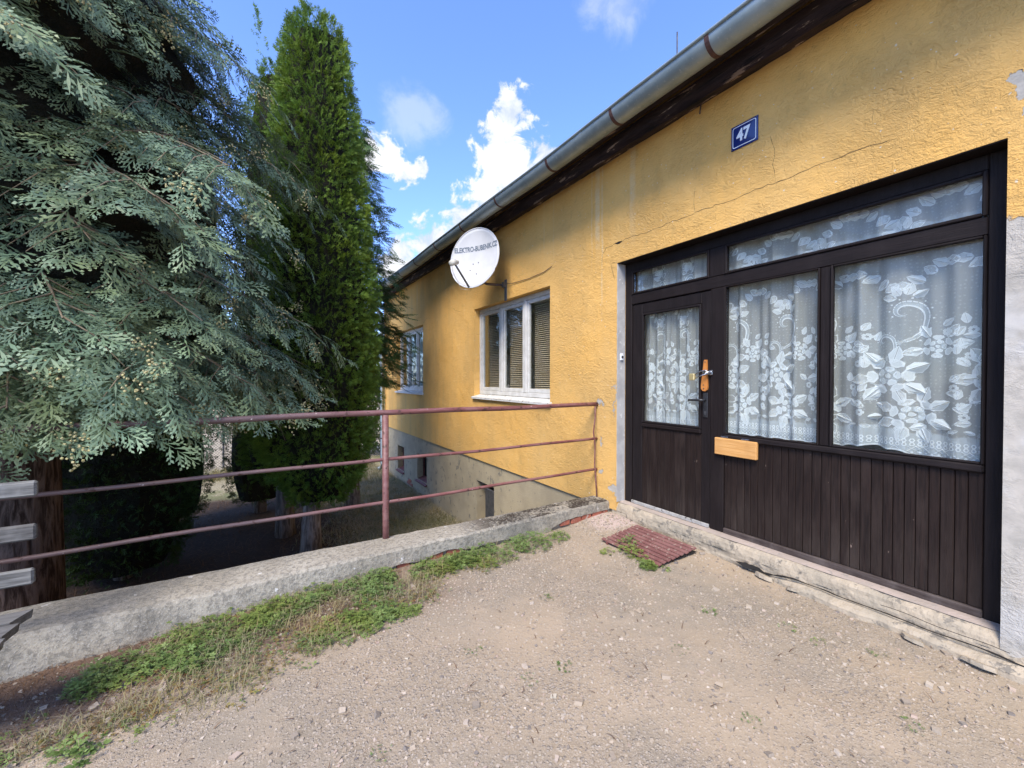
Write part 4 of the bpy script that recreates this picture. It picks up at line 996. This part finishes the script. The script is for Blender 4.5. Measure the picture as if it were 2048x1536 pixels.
# ------------------------------------------------------------------ foliage
def kites(K):
    """K rows: x,y,dx,dy,w -> quads in the z=0 plane, flat kite along (dx,dy)"""
    K = np.asarray(K, float); p = K[:, :2]; d = K[:, 2:4]; w = K[:, 4:5]; L = np.linalg.norm(d, axis=1, keepdims=True)
    n = np.stack([-d[:, 1], d[:, 0]], 1) / np.maximum(L, 1e-9)
    q = np.stack([p, p + d * .45 + n * w, p + d, p + d * .45 - n * w], 1)
    return np.concatenate([q, np.zeros(q.shape[:2] + (1,))], 2)          # (n,4,3)
def spray(L, step, maxside, ang, sub, subl, w, droop, rs, curl=.02, fan=1.0):
    rr_ = random.Random(rs); K = []
    x = .04 * L
    side = 1
    K.append((0, 0, L * .5, 0, w * .7)); K.append((L * .5, 0, L * .52, 0, w * .7))
    while x < L:
        t = x / L; l = maxside * L * (math.sin(math.pi * min(1, .18 + t * .80)) ** fan) * rr_.uniform(.75, 1.15)
        a = side * (ang * (1 - .35 * t)) + rr_.uniform(-.1, .1); dx, dy = math.cos(a), math.sin(a)
        K.append((x, 0, dx * l, dy * l, w))
        u = sub; s2 = 1
        while u < l:
            tt = u / l; l2 = min(subl, l * .45) * (1 - .55 * tt) * rr_.uniform(.7, 1.2); b = a + s2 * .62
            K.append((x + dx * u, dy * u, math.cos(b) * l2, math.sin(b) * l2, w)); u += sub * .5; s2 = -s2
        side = -side; x += step * rr_.uniform(.85, 1.15)
    q = kites(K)
    r = np.linalg.norm(q[:, :, :2], axis=2)
    q[:, :, 2] = -droop * q[:, :, 0] ** 2 / L + curl * np.sin(q[:, :, 1] / L * 9 + rs) * L - .25 * np.abs(q[:, :, 1]) ** 1.3 + np.random.default_rng(rs).normal(0, .0025, r.shape)
    grad = np.clip((q[:, :, 0] / L) * .5 + np.abs(q[:, :, 1]) / (maxside * L) * .6, 0, 1)
    grad[:, 0] *= .6
    return q, grad
def frames(axis, normal):
    a = axis / np.linalg.norm(axis, axis=1, keepdims=True)
    n = normal - (normal * a).sum(1, keepdims=True) * a; n /= np.maximum(np.linalg.norm(n, axis=1, keepdims=True), 1e-6)
    b = np.cross(n, a)
    return np.stack([a, b, n], 1)          # rows: local x,y,z in world
def scatter(temps, pos, axis, normal, scale, tint, name, mat, parent, base):
    pos, axis, normal, scale, tint = map(np.asarray, (pos, axis, normal, scale, tint))
    F = frames(axis, normal); V = []; T = []; G = []
    which = rng.integers(0, len(temps), len(pos))
    for k, (q, g) in enumerate(temps):
        m = which == k
        if not m.any(): continue
        loc = q.reshape(-1, 3)
        v = np.einsum('vi,nij->nvj', loc, F[m]) * scale[m][:, None, None] + pos[m][:, None, :]
        V.append(v.reshape(-1, 3)); T.append(np.repeat(tint[m], len(loc))); G.append(np.tile(g.ravel(), m.sum()))
    V = np.concatenate(V)
    return tag(quad_mesh(name, V, len(V) // 4, mat, parent, np.concatenate(T), np.concatenate(G), base), kind='stuff')
def unit(v): return v / np.linalg.norm(v)

CYP_T = [spray(.27, .025, .46, .85, .035, .048, .0070, .22, s, .035) for s in (1, 2, 3, 4, 5, 6)]
CON_T = [spray(.40, .034, .36, .70, .042, .06, .0105, .10, s, .02, .7) for s in (11, 12, 13)]
THU_T = [spray(.105, .0165, .50, .75, .020, .023, .0056, .10, s, .05) for s in (21, 22, 23, 24, 25)]

def cypress(name, label, base, trunk_r, ztip, Rf, nb, temps, leafmat, barkmat, azw=None, sprayscale=1.0, cones=0, zlo=.9, droop=.12, tone=(.15, .9), seed=1, fill=1.0, twigmat='twig', floor=-9.0, rvar=(.80, 1.06), hang=.25, extra=(), core=0.0):
    g = np.random.default_rng(seed); bx, by, bz = base
    root = empty(name, base, label, 'tree')
    n = 14; pts = []; rad = []
    for i in range(n):
        t = i / (n - 1); z = bz - .1 + (ztip - bz) * t
        pts.append((bx + .05 * math.sin(t * 5), by + .04 * math.sin(t * 7 + 1), z)); rad.append(trunk_r * (1 - t) ** .8 * (1.0 + .35 * math.exp(-t * 30)) + .01)
    MB().tube(pts, rad, 18).build('trunk', barkmat, root, smooth=True)
    P, A, Nn, S, T = [], [], [], [], []; br = MB(); cone_sites = []
    for i in range(nb + len(extra)):
        u = min(1, (i + .5) / nb); zt = zlo + (ztip - .15 - zlo) * u ** 1.08
        az = i * 2.39996 + g.normal(0, .15)
        if i >= nb: az, zt = extra[i - nb][:2]
        o = np.array([math.cos(az), math.sin(az), 0.0])
        rr_ = Rf(zt, az) * g.uniform(*rvar); btone = g.normal(0, .16)
        if i >= nb: rr_ = extra[i - nb][2]
        st = np.array([bx, by, min(zt + .10 * rr_ + .1, ztip - .05)]); tip = np.array([bx, by, zt]) + o * rr_
        bend = np.array([0, 0, .16 * rr_])
        path = lambda t: st + (tip - st) * t + bend * 4 * t * (1 - t) * (1 - .3 * t)
        br.tube([tuple(path(t)) for t in np.linspace(0, .97, 8)], [max(.004, (.012 + .010 * rr_) * (1 - t)) for t in np.linspace(0, .97, 8)], 5, cap=False)
        lat = np.array([-o[1], o[0], 0]); ntw = max(4, int(6.5 * rr_ * fill))
        for j in range(ntw + 1):
            t = .30 + .70 * j / ntw; p0 = path(t); tang = unit(path(min(1, t + .03)) - path(t - .03))
            sd = 1 if j % 2 else -1
            tl = (.62 * (1.05 - t) * rr_ * .55 + .20) * g.uniform(.7, 1.2)
            td = unit(tang * .55 + lat * sd * .85 + np.array([0, 0, -.10 - g.uniform(0, .25)])) if j < ntw else unit(tang + np.array([0, 0, -.2]))
            m = max(2, int(tl / .085)); 
            for k in range(m + 1):
                f = k / m; p = p0 + td * tl * f + np.array([0, 0, -hang * tl * f * f])
                s2 = 1 if k % 2 else -1
                ax = unit(td * .6 + o * .35 + np.cross(td, [0, 0, 1]) * s2 * (.65 if k < m else .1) + np.array([0, 0, -.18 - droop * g.uniform(.2, 3.0)]) + g.normal(0, .14, 3) + np.array([0, 0, .45 if g.uniform() < .35 else 0.0]))
                nn = np.array([0, 0, .75]) + o * .65 + g.normal(0, .22, 3)
                if p[2] + ax[2] * .36 < floor: continue
                if (p[0] - bx) * bx + (p[1] - by) * by > .25 * math.hypot(bx, by) and g.uniform() < .62: continue   # thinner on the far side
                P.append(p); A.append(ax); Nn.append(nn); S.append(g.uniform(.55, 1.2) * sprayscale)
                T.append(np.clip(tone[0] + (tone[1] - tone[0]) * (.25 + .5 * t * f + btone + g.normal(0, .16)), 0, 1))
                if k == m and t > .6: cone_sites.append((p, ax))
            if tl > .3 and p0[2] - .3 * tl > floor: br.tube([tuple(p0), tuple(p0 + td * tl * .5 + np.array([0, 0, -.06 * tl])), tuple(p0 + td * tl + np.array([0, 0, -hang * tl]))], [.006, .004, .002], 4, cap=False)
    if core:            # added dark core blocking sky gaps; inner shade put into its colour
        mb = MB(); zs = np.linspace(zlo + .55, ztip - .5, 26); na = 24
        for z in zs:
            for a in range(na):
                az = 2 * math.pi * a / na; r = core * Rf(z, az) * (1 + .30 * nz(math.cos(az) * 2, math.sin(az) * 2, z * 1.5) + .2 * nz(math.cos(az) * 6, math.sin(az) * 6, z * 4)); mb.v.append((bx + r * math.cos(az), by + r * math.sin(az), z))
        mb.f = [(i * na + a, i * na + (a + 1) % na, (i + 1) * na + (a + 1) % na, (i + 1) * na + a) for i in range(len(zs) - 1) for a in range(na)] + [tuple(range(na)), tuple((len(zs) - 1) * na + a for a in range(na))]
        tag(mb.build('added_dark_core', 'inner', root), kind='stuff')
    # leader
    for k in range(10):
        z = ztip - .5 + .055 * k; a = k * 2.4
        P.append(np.array([bx, by, z])); A.append(np.array([math.cos(a) * .6, math.sin(a) * .6, .7])); Nn.append(np.array([-math.cos(a), -math.sin(a), .5])); S.append(sprayscale * .8); T.append(.6)
    br.build('branches', twigmat, root, smooth=True)['kind'] = 'stuff'
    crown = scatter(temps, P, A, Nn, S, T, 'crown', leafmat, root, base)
    if cones:
        sites = [cone_sites[i] for i in g.permutation(len(cone_sites)) if cone_sites[i][0][1] < by + .4][:cones]
        V = []; ico = np.array([(1, 0, 0), (-1, 0, 0), (0, 1, 0), (0, -1, 0), (0, 0, 1), (0, 0, -1)], float)
        cu = np.array([(x, y, z) for x in (-1, 1) for y in (-1, 1) for z in (-1, 1)], float) / 3 ** .5 * 1.1
        fc = [(0, 1, 3, 2), (4, 6, 7, 5), (0, 4, 5, 1), (2, 3, 7, 6), (0, 2, 6, 4), (1, 5, 7, 3)]
        for p, ax in sites:
            cnt = int(g.integers(14, 40)); c0 = p + unit(ax) * .12
            for _ in range(cnt):
                off = g.normal(0, 1, 3) * np.array([.035, .035, .045]); r = g.uniform(.0055, .0085)
                Rm = np.linalg.qr(g.normal(0, 1, (3, 3)))[0]
                v = (cu * r) @ Rm.T + c0 + off + np.array([-.02, -.03, -.03]); 
                for f in fc: V.append(v[list(f)])
        V = np.array(V).reshape(-1, 3)
        tag(quad_mesh('cones', V, len(V) // 4, 'cone', root, base=base), kind='stuff')
    return root
def R1(z, az):
    r = float(np.interp(z, [.7, 1.4, 2.2, 3.05, 4.6, 5.5, 7.4], [1.95, 2.20, 2.46, 2.56, 2.05, 1.42, .25]))
    return r * (1 + .14 * max(0, math.cos(az + 1.22)) ** 4 * (1 if z < 2.4 else .2))
cypress('cypress_tree', 'large blue-green cypress with drooping sprays and yellowish cones overhanging the railing', (-1.85, 5.5, GZ), .26, 7.5, R1, 205, CYP_T, 'cyp', 'bark', cones=230, zlo=.98, seed=5, droop=.17, floor=.86, core=.58, fill=1.12, rvar=(.66, 1.10), hang=.36, extra=[(-1.95, 1.45, 2.42), (-1.80, 1.22, 2.36), (-1.68, 1.60, 2.42), (-1.58, 1.30, 2.33), (-1.48, 1.75, 2.45), (-1.42, 1.24, 2.38), (-1.32, 1.55, 2.46), (-1.26, 1.22, 2.45), (-1.18, 1.70, 2.58), (-1.12, 1.30, 2.55), (-1.05, 1.50, 2.66), (-1.00, 1.26, 2.62), (-.94, 1.75, 2.70), (-.80, 1.40, 2.50), (-.65, 1.30, 2.40), (-.50, 1.35, 2.3), (-.35, 1.45, 2.3), (-.2, 1.5, 2.2)])
def R2(z, az): return float(np.interp(z, [.3, .9, 1.8, 3.05, 4.3, 6.4], [.55, .8, 1.06, .88, .64, .15]))
cypress('conifer_tree', 'deep green feathery conifer reaching out between the column thuja and the house', (1.62, 8.9, GZ), .12, 6.7, R2, 90, CON_T, 'con', 'bark2', zlo=1.35, droop=-.02, seed=9, sprayscale=.9, fill=1.7, twigmat='bark2')

def thuja(name, label, base, trunk_r, zlo, zhi, rf, n, mat, tips, seed, trunk_x=0.0, dark=0.0, barkmat='bark2', fork=False, lean=(0, 0)):
    g = np.random.default_rng(seed); bx, by, bz = base
    root = empty(name, base, label, 'tree')
    cx = lambda z: bx + lean[0] * max(0, z - bz) / 8.0; cy = lambda z: by + lean[1] * max(0, z - bz) / 8.0
    k = 10; MB().tube([(bx + trunk_x * (1 - i / 9), by, bz - .1 + (zhi * .75 - bz) * i / 9) for i in range(k)], [trunk_r * (1 - .8 * i / 9) * (1 + .3 * math.exp(-i)) for i in range(k)], 14).build('trunk', barkmat, root, smooth=True)
    if fork: MB().tube([(bx + trunk_x - .06, by + .18, bz - .1), (bx + trunk_x - .02, by + .15, zlo + .3), (bx, by + .05, 2.0)], [trunk_r * .6, trunk_r * .55, trunk_r * .4], 12).build('trunk', barkmat, root, smooth=True)
    def rad(z, az): return rf(z) * (1 + .10 * nz(math.cos(az) * 1.6 + seed, math.sin(az) * 1.6, z * 1.1) + .10 * nz(math.cos(az) * 4, math.sin(az) * 4 + seed, z * 2.6))
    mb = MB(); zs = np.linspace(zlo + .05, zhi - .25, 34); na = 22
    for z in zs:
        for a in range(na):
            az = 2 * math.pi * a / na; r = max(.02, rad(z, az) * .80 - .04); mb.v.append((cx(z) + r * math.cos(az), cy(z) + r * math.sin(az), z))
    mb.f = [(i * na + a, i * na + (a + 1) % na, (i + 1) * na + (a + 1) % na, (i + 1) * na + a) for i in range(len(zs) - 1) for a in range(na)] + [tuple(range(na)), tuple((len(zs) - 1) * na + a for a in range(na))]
    tag(mb.build('added_dark_core', 'inner', root), kind='stuff')  # added solid core against see-through, coloured like the shade within
    P, A, Nn, S, T = [], [], [], [], []
    while len(P) < n:
        z = g.uniform(zlo, zhi); 
        if g.uniform(0, .9) > rf(z) + .12: continue
        az = g.uniform(0, 2 * math.pi); o = np.array([math.cos(az), math.sin(az), 0]); r = rad(z, az)
        if o[0] * bx + o[1] * by > .25 * math.hypot(bx, by) and g.uniform() < .75: continue
        dpt = g.uniform(.72, 1.0) ** .7; lump = nz(math.cos(az) * 5 + 3, math.sin(az) * 5, z * 3.3 + seed)
        rr_ = max(0, r * dpt - .05 + .07 * lump)
        up = .25 + .75 * g.uniform() + (1.2 if z > zhi - .8 else 0)
        P.append(np.array([cx(z), cy(z), z - .02]) + o * rr_)
        A.append(unit(o * g.uniform(.5, 1.0) + np.array([0, 0, up]) * (.55 if g.uniform() > .2 else -.25) + g.normal(0, .28, 3)))
        Nn.append(np.cross(o, [0, 0, 1]) * g.choice([-1, 1]) + g.normal(0, .45, 3) + np.array([0, 0, .55]))
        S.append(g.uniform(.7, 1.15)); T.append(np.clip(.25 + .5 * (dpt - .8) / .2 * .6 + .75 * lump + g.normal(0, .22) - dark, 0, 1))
    for (tx, ty, tz, cnt) in tips:              # leading shoots
        for i in range(cnt):
            f = g.uniform(0, 1) ** .7; z = zhi - .9 + (tz - zhi + .9) * f; w = .26 * (1 - f) + .02
            P.append(np.array([cx(z) + tx * f + g.normal(0, w * .5), cy(z) + ty * f + g.normal(0, w * .5), z])); A.append(unit(np.array([g.normal(0, .35), g.normal(0, .35), 1.0])))
            Nn.append(g.normal(0, 1, 3)); S.append(g.uniform(.7, 1.1)); T.append(np.clip(.6 + g.normal(0, .2), 0, 1))
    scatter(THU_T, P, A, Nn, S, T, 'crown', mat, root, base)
    return root
rA = lambda z: float(np.interp(z, [-.5, 0, .6, 1.1, 2.6, 4.1, 4.9, 6.4, 7.1, 7.4], [.34, .70, .88, .92, .86, .72, .64, .48, .27, .05]))
thuja('thuja_tree', 'tall bright green columnar thuja with a forked tip behind the railing', (.79, 7.0, GZ), .125, -.45, 6.75, rA, 12500, 'thu', ((-.20, 0, 7.02, 150), (.12, 0, 6.95, 150)), 31, trunk_x=-.12)
rB = lambda z: float(np.interp(z, [-.3, .1, 1.0, 3.0, 5.0, 6.2, 6.9], [.35, .55, .62, .62, .55, .38, .06]))
thuja('thuja_tree', 'second columnar thuja half hidden behind the cypress and the taller thuja', (.30, 8.0, GZ), .13, -.25, 6.55, rB, 4600, 'thu', ((-.28, 0, 7.4, 60), (.05, 0, 6.7, 80)), 33, trunk_x=.08, dark=.1)
rC = lambda z: float(np.interp(z, [-1.1, -.5, .5, 1.5, 2.6], [.6, .85, .9, .7, .1]))
thuja('thuja_shrub', 'dark thuja shrub in deep shade under the cypress', (-1.55, 7.4, GZ), .08, -1.1, 2.5, rC, 2800, 'thu_shade', (), 35, dark=.1)
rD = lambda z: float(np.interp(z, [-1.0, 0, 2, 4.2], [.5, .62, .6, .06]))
thuja('thuja_tree', 'dark shaded thuja beside the gap where the wire fence shows', (-1.30, 9.2, GZ), .10, -.95, 4.2, rD, 1600, 'thu_shade', (), 37, dark=.1)
thuja('thuja_tree', 'dark shaded thuja right of the gap where the wire fence shows', (.02, 9.6, GZ), .10, -.95, 4.4, rD, 1600, 'thu_shade', (), 41, dark=.1)
thuja('thuja_tree', 'dark shaded thuja at the far left behind the big cypress trunk', (-3.4, 7.6, GZ), .10, -1.0, 4.6, lambda z: 1.5 * rD(z), 1800, 'thu_shade', (), 39, dark=.1)

# leafy bush beyond the far house corner and a hedgerow closing the field
def bush(name, label, cat, c, rx, ry, h, n, seed, mat='bush', ls=.09):
    g = np.random.default_rng(seed); root = empty(name, c, label, cat)
    mb = MB()
    for i in range(7):
        a = i * .9; mb.tube([c, (c[0] + math.cos(a) * rx * .3, c[1] + math.sin(a) * ry * .3, c[2] + h * .5), (c[0] + math.cos(a) * rx * .6, c[1] + math.sin(a) * ry * .6, c[2] + h * .9)], [.03, .02, .008], 5, cap=False)
    mb.build('stem', 'bark2', root)
    d = g.normal(0, 1, (n, 3)); d /= np.linalg.norm(d, axis=1, keepdims=True); r = g.uniform(.35, 1, n) ** .5
    pos = np.array(c) + np.array([0, 0, h * .52]) + d * r[:, None] * np.array([rx, ry, h * .52])
    pos += .12 * np.array([[nz(*(p * 2)), nz(*(p * 2 + 5)), nz(*(p * 2 + 9))] for p in pos]) * rx
    K = kites([(0, 0, ls, 0, ls * .28), (ls * .4, .0, ls * .7, ls * .6, ls * .25), (ls * .4, 0, ls * .7, -ls * .6, ls * .25)])
    scatter([(K, np.full(K.shape[:2], .4))], pos, d + g.normal(0, .6, (n, 3)), g.normal(0, 1, (n, 3)) + np.array([0, 0, 1]), g.uniform(.7, 1.3, n), np.clip(g.uniform(0, 1, n), 0, 1), 'crown', mat, root, c)
bush('bush', 'brownish leafy bush standing beyond the far corner of the house', 'bush', (3.35, 15.2, GZ), 1.3, 1.1, 3.0, 3500, 51)
for i, x in enumerate((-34, -25, -17, -8, 1, 10)):
    bush('field_tree', ['broad tree closing the field at the far left', 'rounded tree left in the distant field hedge', 'tree in the distant field hedge behind the cypress', 'tree in the distant field hedge behind the wire fence', 'tree in the distant field hedge behind the thujas', 'tree in the distant field hedge beyond the house end'][i], 'tree', (x, 46 + (i % 3) * 3, GZ), 5.2, 3, 6.5 + i % 2, 1500, 60 + i, ls=.5)

# chain-link fence across the back of the garden
fx0, fx1, fy, fh = -9.0, 4.6, 14.2, 1.35
fe = empty('wire_fence', (fx0, fy, GZ), 'chain-link wire fence at the back of the garden before the pale field', 'fence')
V = []; x = fx0 - fh
while x < fx1:
    for sg in (1, -1):
        a = np.array([x, fy + .004 * sg, GZ]); b = np.array([x + fh, fy + .004 * sg, GZ + fh])
        if sg < 0: a[0], b[0] = b[0], a[0]
        w = np.array([.0022, 0, -.0022 * sg]); V += [a - w, a + w, b + w, b - w]
    x += .075
V = np.array(V); V[:, 0] = np.clip(V[:, 0], fx0, fx1)
tag(quad_mesh('wire_mesh', V, len(V) // 4, 'steel', fe, base=(fx0, fy, GZ)), kind='stuff')
for x in np.arange(fx0, fx1 + .1, 2.72): MB().tube([(x, fy, GZ - .1), (x, fy, GZ + fh + .08)], .025, 8).build('post', 'steel', fe)
MB().tube([(fx0, fy, GZ + fh), (fx1, fy, GZ + fh)], .003, 5).build('top_wire', 'steel', fe)

# ------------------------------------------------------------------ ground cover, gravel
def inpoly(x, y, P):
    c_ = False; j = len(P) - 1
    for i in range(len(P)):
        if (P[i][1] > y) != (P[j][1] > y) and x < (P[j][0] - P[i][0]) * (y - P[i][1]) / (P[j][1] - P[i][1]) + P[i][0]: c_ = not c_
        j = i
    return c_
WP = [(-.90, 2.34), (-.615, 2.22), (-.393, 2.22), (-.153, 2.22), (.175, 2.36), (.50, 2.42), (.72, 2.47), (.95, 2.60), (1.10, 2.75), (1.565, 2.80), (1.75, 2.85), (1.7, 3.11), (1.11, 3.08), (.531, 3.06), (.002, 3.03), (-.35, 2.98), (-.52, 2.86), (-.75, 2.72), (-.654, 2.55), (-.95, 2.44)]
LEAF = [(kites([(0, 0, 1, 0, .24), (.0, .0, .75, .55, .20), (0, 0, .75, -.55, .20), (-.1, 0, -.2, .62, .18), (-.1, 0, -.2, -.62, .18)]), None), (kites([(0, 0, 1, .1, .27), (-.1, .05, .3, .8, .22), (-.1, -.05, .3, -.8, .22), (-.3, 0, -.7, .2, .22)]), None)]
LEAF = [(q, np.full(q.shape[:2], .3) * np.array([.2, 1, 1.6, 1])) for q, _ in LEAF]
def plant_at(x, y, r, n, h, out, g, ls, ton):
    ls = ls * g.uniform(.6, 1.35); ton = ton + g.normal(0, .22); h = h * g.uniform(.6, 1.6)
    for _ in range(n):
        a = g.uniform(0, 6.28); d = r * math.sqrt(g.uniform()); px_, py_ = x + d * math.cos(a), y + d * math.sin(a)
        if py_ > frontY(px_) - .008 or px_ > 3.08: continue
        z = yard_h(px_, py_) + .006 + h * g.uniform() * (1 - (d / r) ** 2 * .7)
        t = g.uniform(0, 6.28)
        out.append(((px_, py_, z), (math.cos(t), math.sin(t), g.uniform(-.1, .45)), (g.normal(0, .35), g.normal(0, .35), 1), ls * g.uniform(.6, 1.25), np.clip(ton + g.normal(0, .22), 0, 1)))
g = np.random.default_rng(77); green, dry = [], []
cnt = 0
while cnt < 900:
    x, y = g.uniform(-1.0, 1.8), g.uniform(2.18, 3.12)
    if not inpoly(x + g.normal(0, .05), y + g.normal(0, .05), WP): continue
    cnt += 1
    near = (frontY(x) - y); dn_ = nz(x * 2.6, y * 3.4, 4)
    wallside = near < (.34 if x > -.2 else .5)
    if dn_ + .5 * nz(x * 9, y * 9, 3) < -.22: continue
    if wallside and dn_ > -.16 or dn_ > .25: plant_at(x, y, .075, 15, .055 if wallside else .03, green, g, .019, .5)
    else:
        plant_at(x, y, .07, 8, .02, dry if g.uniform() < .55 else green, g, .0115, .55)
for (x, y, r, n, h) in ((2.0, 2.96, .17, 340, .09), (1.86, 3.0, .12, 180, .08), (2.18, 2.97, .13, 200, .075), (2.32, 2.98, .09, 80, .04), (1.36, 2.96, .13, 160, .06), (1.50, 2.95, .12, 130, .05), (1.05, 2.92, .13, 150, .05), (1.2, 2.90, .10, 90, .04), (2.62, 2.46, .10, 90, .07), (2.58, 2.36, .08, 70, .06), (2.72, 2.52, .07, 45, .06), (2.50, 2.14, .062, 150, .085), (2.54, 2.22, .06, 40, .05), (2.44, 2.52, .06, 30, .03), (.72, 2.97, .12, 120, .06), (2.60, 2.07, .05, 20, .02)):
    plant_at(x, y, r, n, h, green, g, .019, .6)
for (x, y) in ((1.084, 1.643), (1.29, 1.618), (2.597, 1.218), (2.587, 1.062), (2.268, .599), (1.877, 1.396), (1.6, 2.2), (.95, 1.95), (2.35, 1.55), (1.75, .95), (2.75, .85), (.4, 1.6)):
    plant_at(x, y, .05, 16, .012, green, g, .010, .35)
def cover(name, label, cat, L, mat):
    P, A, Nn, S, T = zip(*L)
    o = scatter(LEAF, np.array(P), np.array(A), np.array(Nn), np.array(S), np.array(T), name, mat, None, (0, 0, 0))
    tag(o, label, cat, kind='stuff')
cover('weeds', 'low green weeds growing along the foot of the concrete parapet', 'weeds', green, 'weed')
cover('dry_weeds', 'reddish dried knotweed creeping over the gravel before the weeds', 'weeds', dry, 'dryweed')
def blades(name, label, pts, hmin, hmax, w, mat, g, flat=.5):
    V, T, G = [], [], []
    for (x, y, z, t0) in pts:
        a = g.uniform(0, 6.28); h = g.uniform(hmin, hmax); d = np.array([math.cos(a), math.sin(a), 0]); s = np.array([-d[1], d[0], 0]) * w
        p = np.array([x, y, z]); l = g.uniform(flat * .4, flat * 1.6)
        m1 = p + d * h * l * .35 + np.array([0, 0, h * .6]); tp = p + d * h * l + np.array([0, 0, h * (1 - .35 * min(1, l))])
        V += [p - s, p + s, m1 + s * .8, m1 - s * .8, m1 - s * .8, m1 + s * .8, tp + s * .15, tp - s * .15]
        T += [t0] * 8; G += [0, 0, .4, .4, .4, .4, 1, 1]
    tag(quad_mesh(name, np.array(V), len(V) // 4, mat, None, T, G), label, 'grass', kind='stuff')
pts = []
while len(pts) < 16000:
    x, y = g.uniform(.4, 3.1), g.uniform(4.0, 13.6)
    if x + .5 * nz(x, y) < 1.0 and g.uniform() > .10: continue
    pts.append((x, y, garden_h(x, y), float(np.clip(.5 + .8 * nz(x * 1.3, y * 1.3, 2) + g.normal(0, .25), 0, 1))))
blades('garden_grass', 'dry straw-coloured grass in the sunken garden along the house', pts, .04, .15, .004, 'grass', g, 1.3)
pts = [(x, y, garden_h(x, y), float(g.uniform(0, .5))) for x, y in zip(g.uniform(-5, 3, 5000), g.normal(13.5, .35, 5000))]
blades('fence_grass', 'strip of rough grass along the wire fence', pts, .08, .28, .008, 'grass', g, .6)
pts = []
while len(pts) < 3200:
    x, y = g.uniform(-1.1, 1.75), g.uniform(2.12, 3.08)
    if not inpoly(x, y + .05 * g.normal(), WP): continue
    if nz(x * 3, y * 3, 8) < -.05: continue
    pts.append((x, y, yard_h(x, y), float(g.uniform(0, .8))))
blades('yard_grass', 'thin trampled grass at the edge of the gravel', pts, .02, .085, .0016, 'grass', g, 1.1)
# brown needles and twigs on the left
pts = []
while len(pts) < 2600:
    x, y = g.uniform(-1.6, .6), g.uniform(2.3, 3.0)
    if y > frontY(x) - .01 or (x > -.4 and g.uniform() > .25): continue
    pts.append((x, y, yard_h(x, y) + .003, float(g.uniform())))
blades('needle_litter', 'brown needle litter at the foot of the parapet on the left', pts, .008, .025, .0016, 'litter', g, 2.4)
pts = [(x, y, garden_h(x, y), float(g.uniform())) for x, y in zip(g.uniform(-3.5, 1.4, 5000), g.uniform(4.2, 11, 5000))]
blades('garden_litter', 'fallen brown sprays and twigs on the dark soil under the trees', pts, .03, .10, .003, 'litter', g, 2.2)
pts = [(x, y, yard_h(x, y) + .004, float(g.uniform())) for x, y in zip(g.uniform(-.8, 3.05, 260), g.uniform(.5, 2.9, 260)) if y < frontY(x) - .02]
blades('yard_debris', 'scattered brown twigs and leaf scraps on the gravel', pts, .006, .018, .0022, 'litter', g, 2.6)
# gravel
cu = np.array([(x, y, z) for x in (-1, 1) for y in (-1, 1) for z in (-1, 1)], float)
fc = np.array([(0, 1, 3, 2), (4, 6, 7, 5), (0, 4, 5, 1), (2, 3, 7, 6), (0, 2, 6, 4), (1, 5, 7, 3)])
def gravel(name, label, n, smin, smax, pw, seed, xr=(-1.2, 3.1), yr=(.25, 3.1)):
    g = np.random.default_rng(seed); V, T = [], []
    k = 0
    while k < n:
        x, y = g.uniform(*xr), g.uniform(*yr)
        if y > frontY(x) - .01 or x > 3.10: continue
        dd = nz(x * 1.7, y * 1.7, 6) + .5 * nz(x * 5, y * 5, 2)
        if g.uniform(-.9, .75) > dd: continue
        if smax > .015 and 1.9 < y < 2.9 and -.3 < x < 2.6 and g.uniform() > .25: continue
        s = smin + (smax - smin) * g.uniform() ** pw
        v = (cu * g.uniform(.55, 1.0, (8, 1)) * np.array([1, g.uniform(.55, .95), g.uniform(.35, .7)])) * s * .6
        a = g.uniform(0, 6.28); t = g.normal(0, .25); Rz = np.array([[math.cos(a), -math.sin(a), 0], [math.sin(a), math.cos(a), 0], [0, 0, 1]]); Rx = np.array([[1, 0, 0], [0, math.cos(t), -math.sin(t)], [0, math.sin(t), math.cos(t)]])
        v = v @ (Rz @ Rx).T + np.array([x, y, yard_h(x, y) + s * .12])
        V.append(v[fc].reshape(-1, 3)); T.append(np.full(24, np.clip(g.normal(.5, .24), 0, 1))); k += 1
    V = np.concatenate(V)
    tag(quad_mesh(name, V, len(V) // 4, 'pebble', None, np.concatenate(T)), label, 'gravel', kind='stuff')
gravel('gravel', 'fine loose gravel strewn over the yard', 14000, .004, .014, 1.6, 81)
gravel('stones', 'larger pale stones lying loose in the gravel', 420, .014, .036, 2.2, 82)
gravel('brick_rubble', 'pinkish crushed rubble in the corner by the door', 500, .006, .02, 2, 83, (2.6, 3.1), (2.75, 3.15))
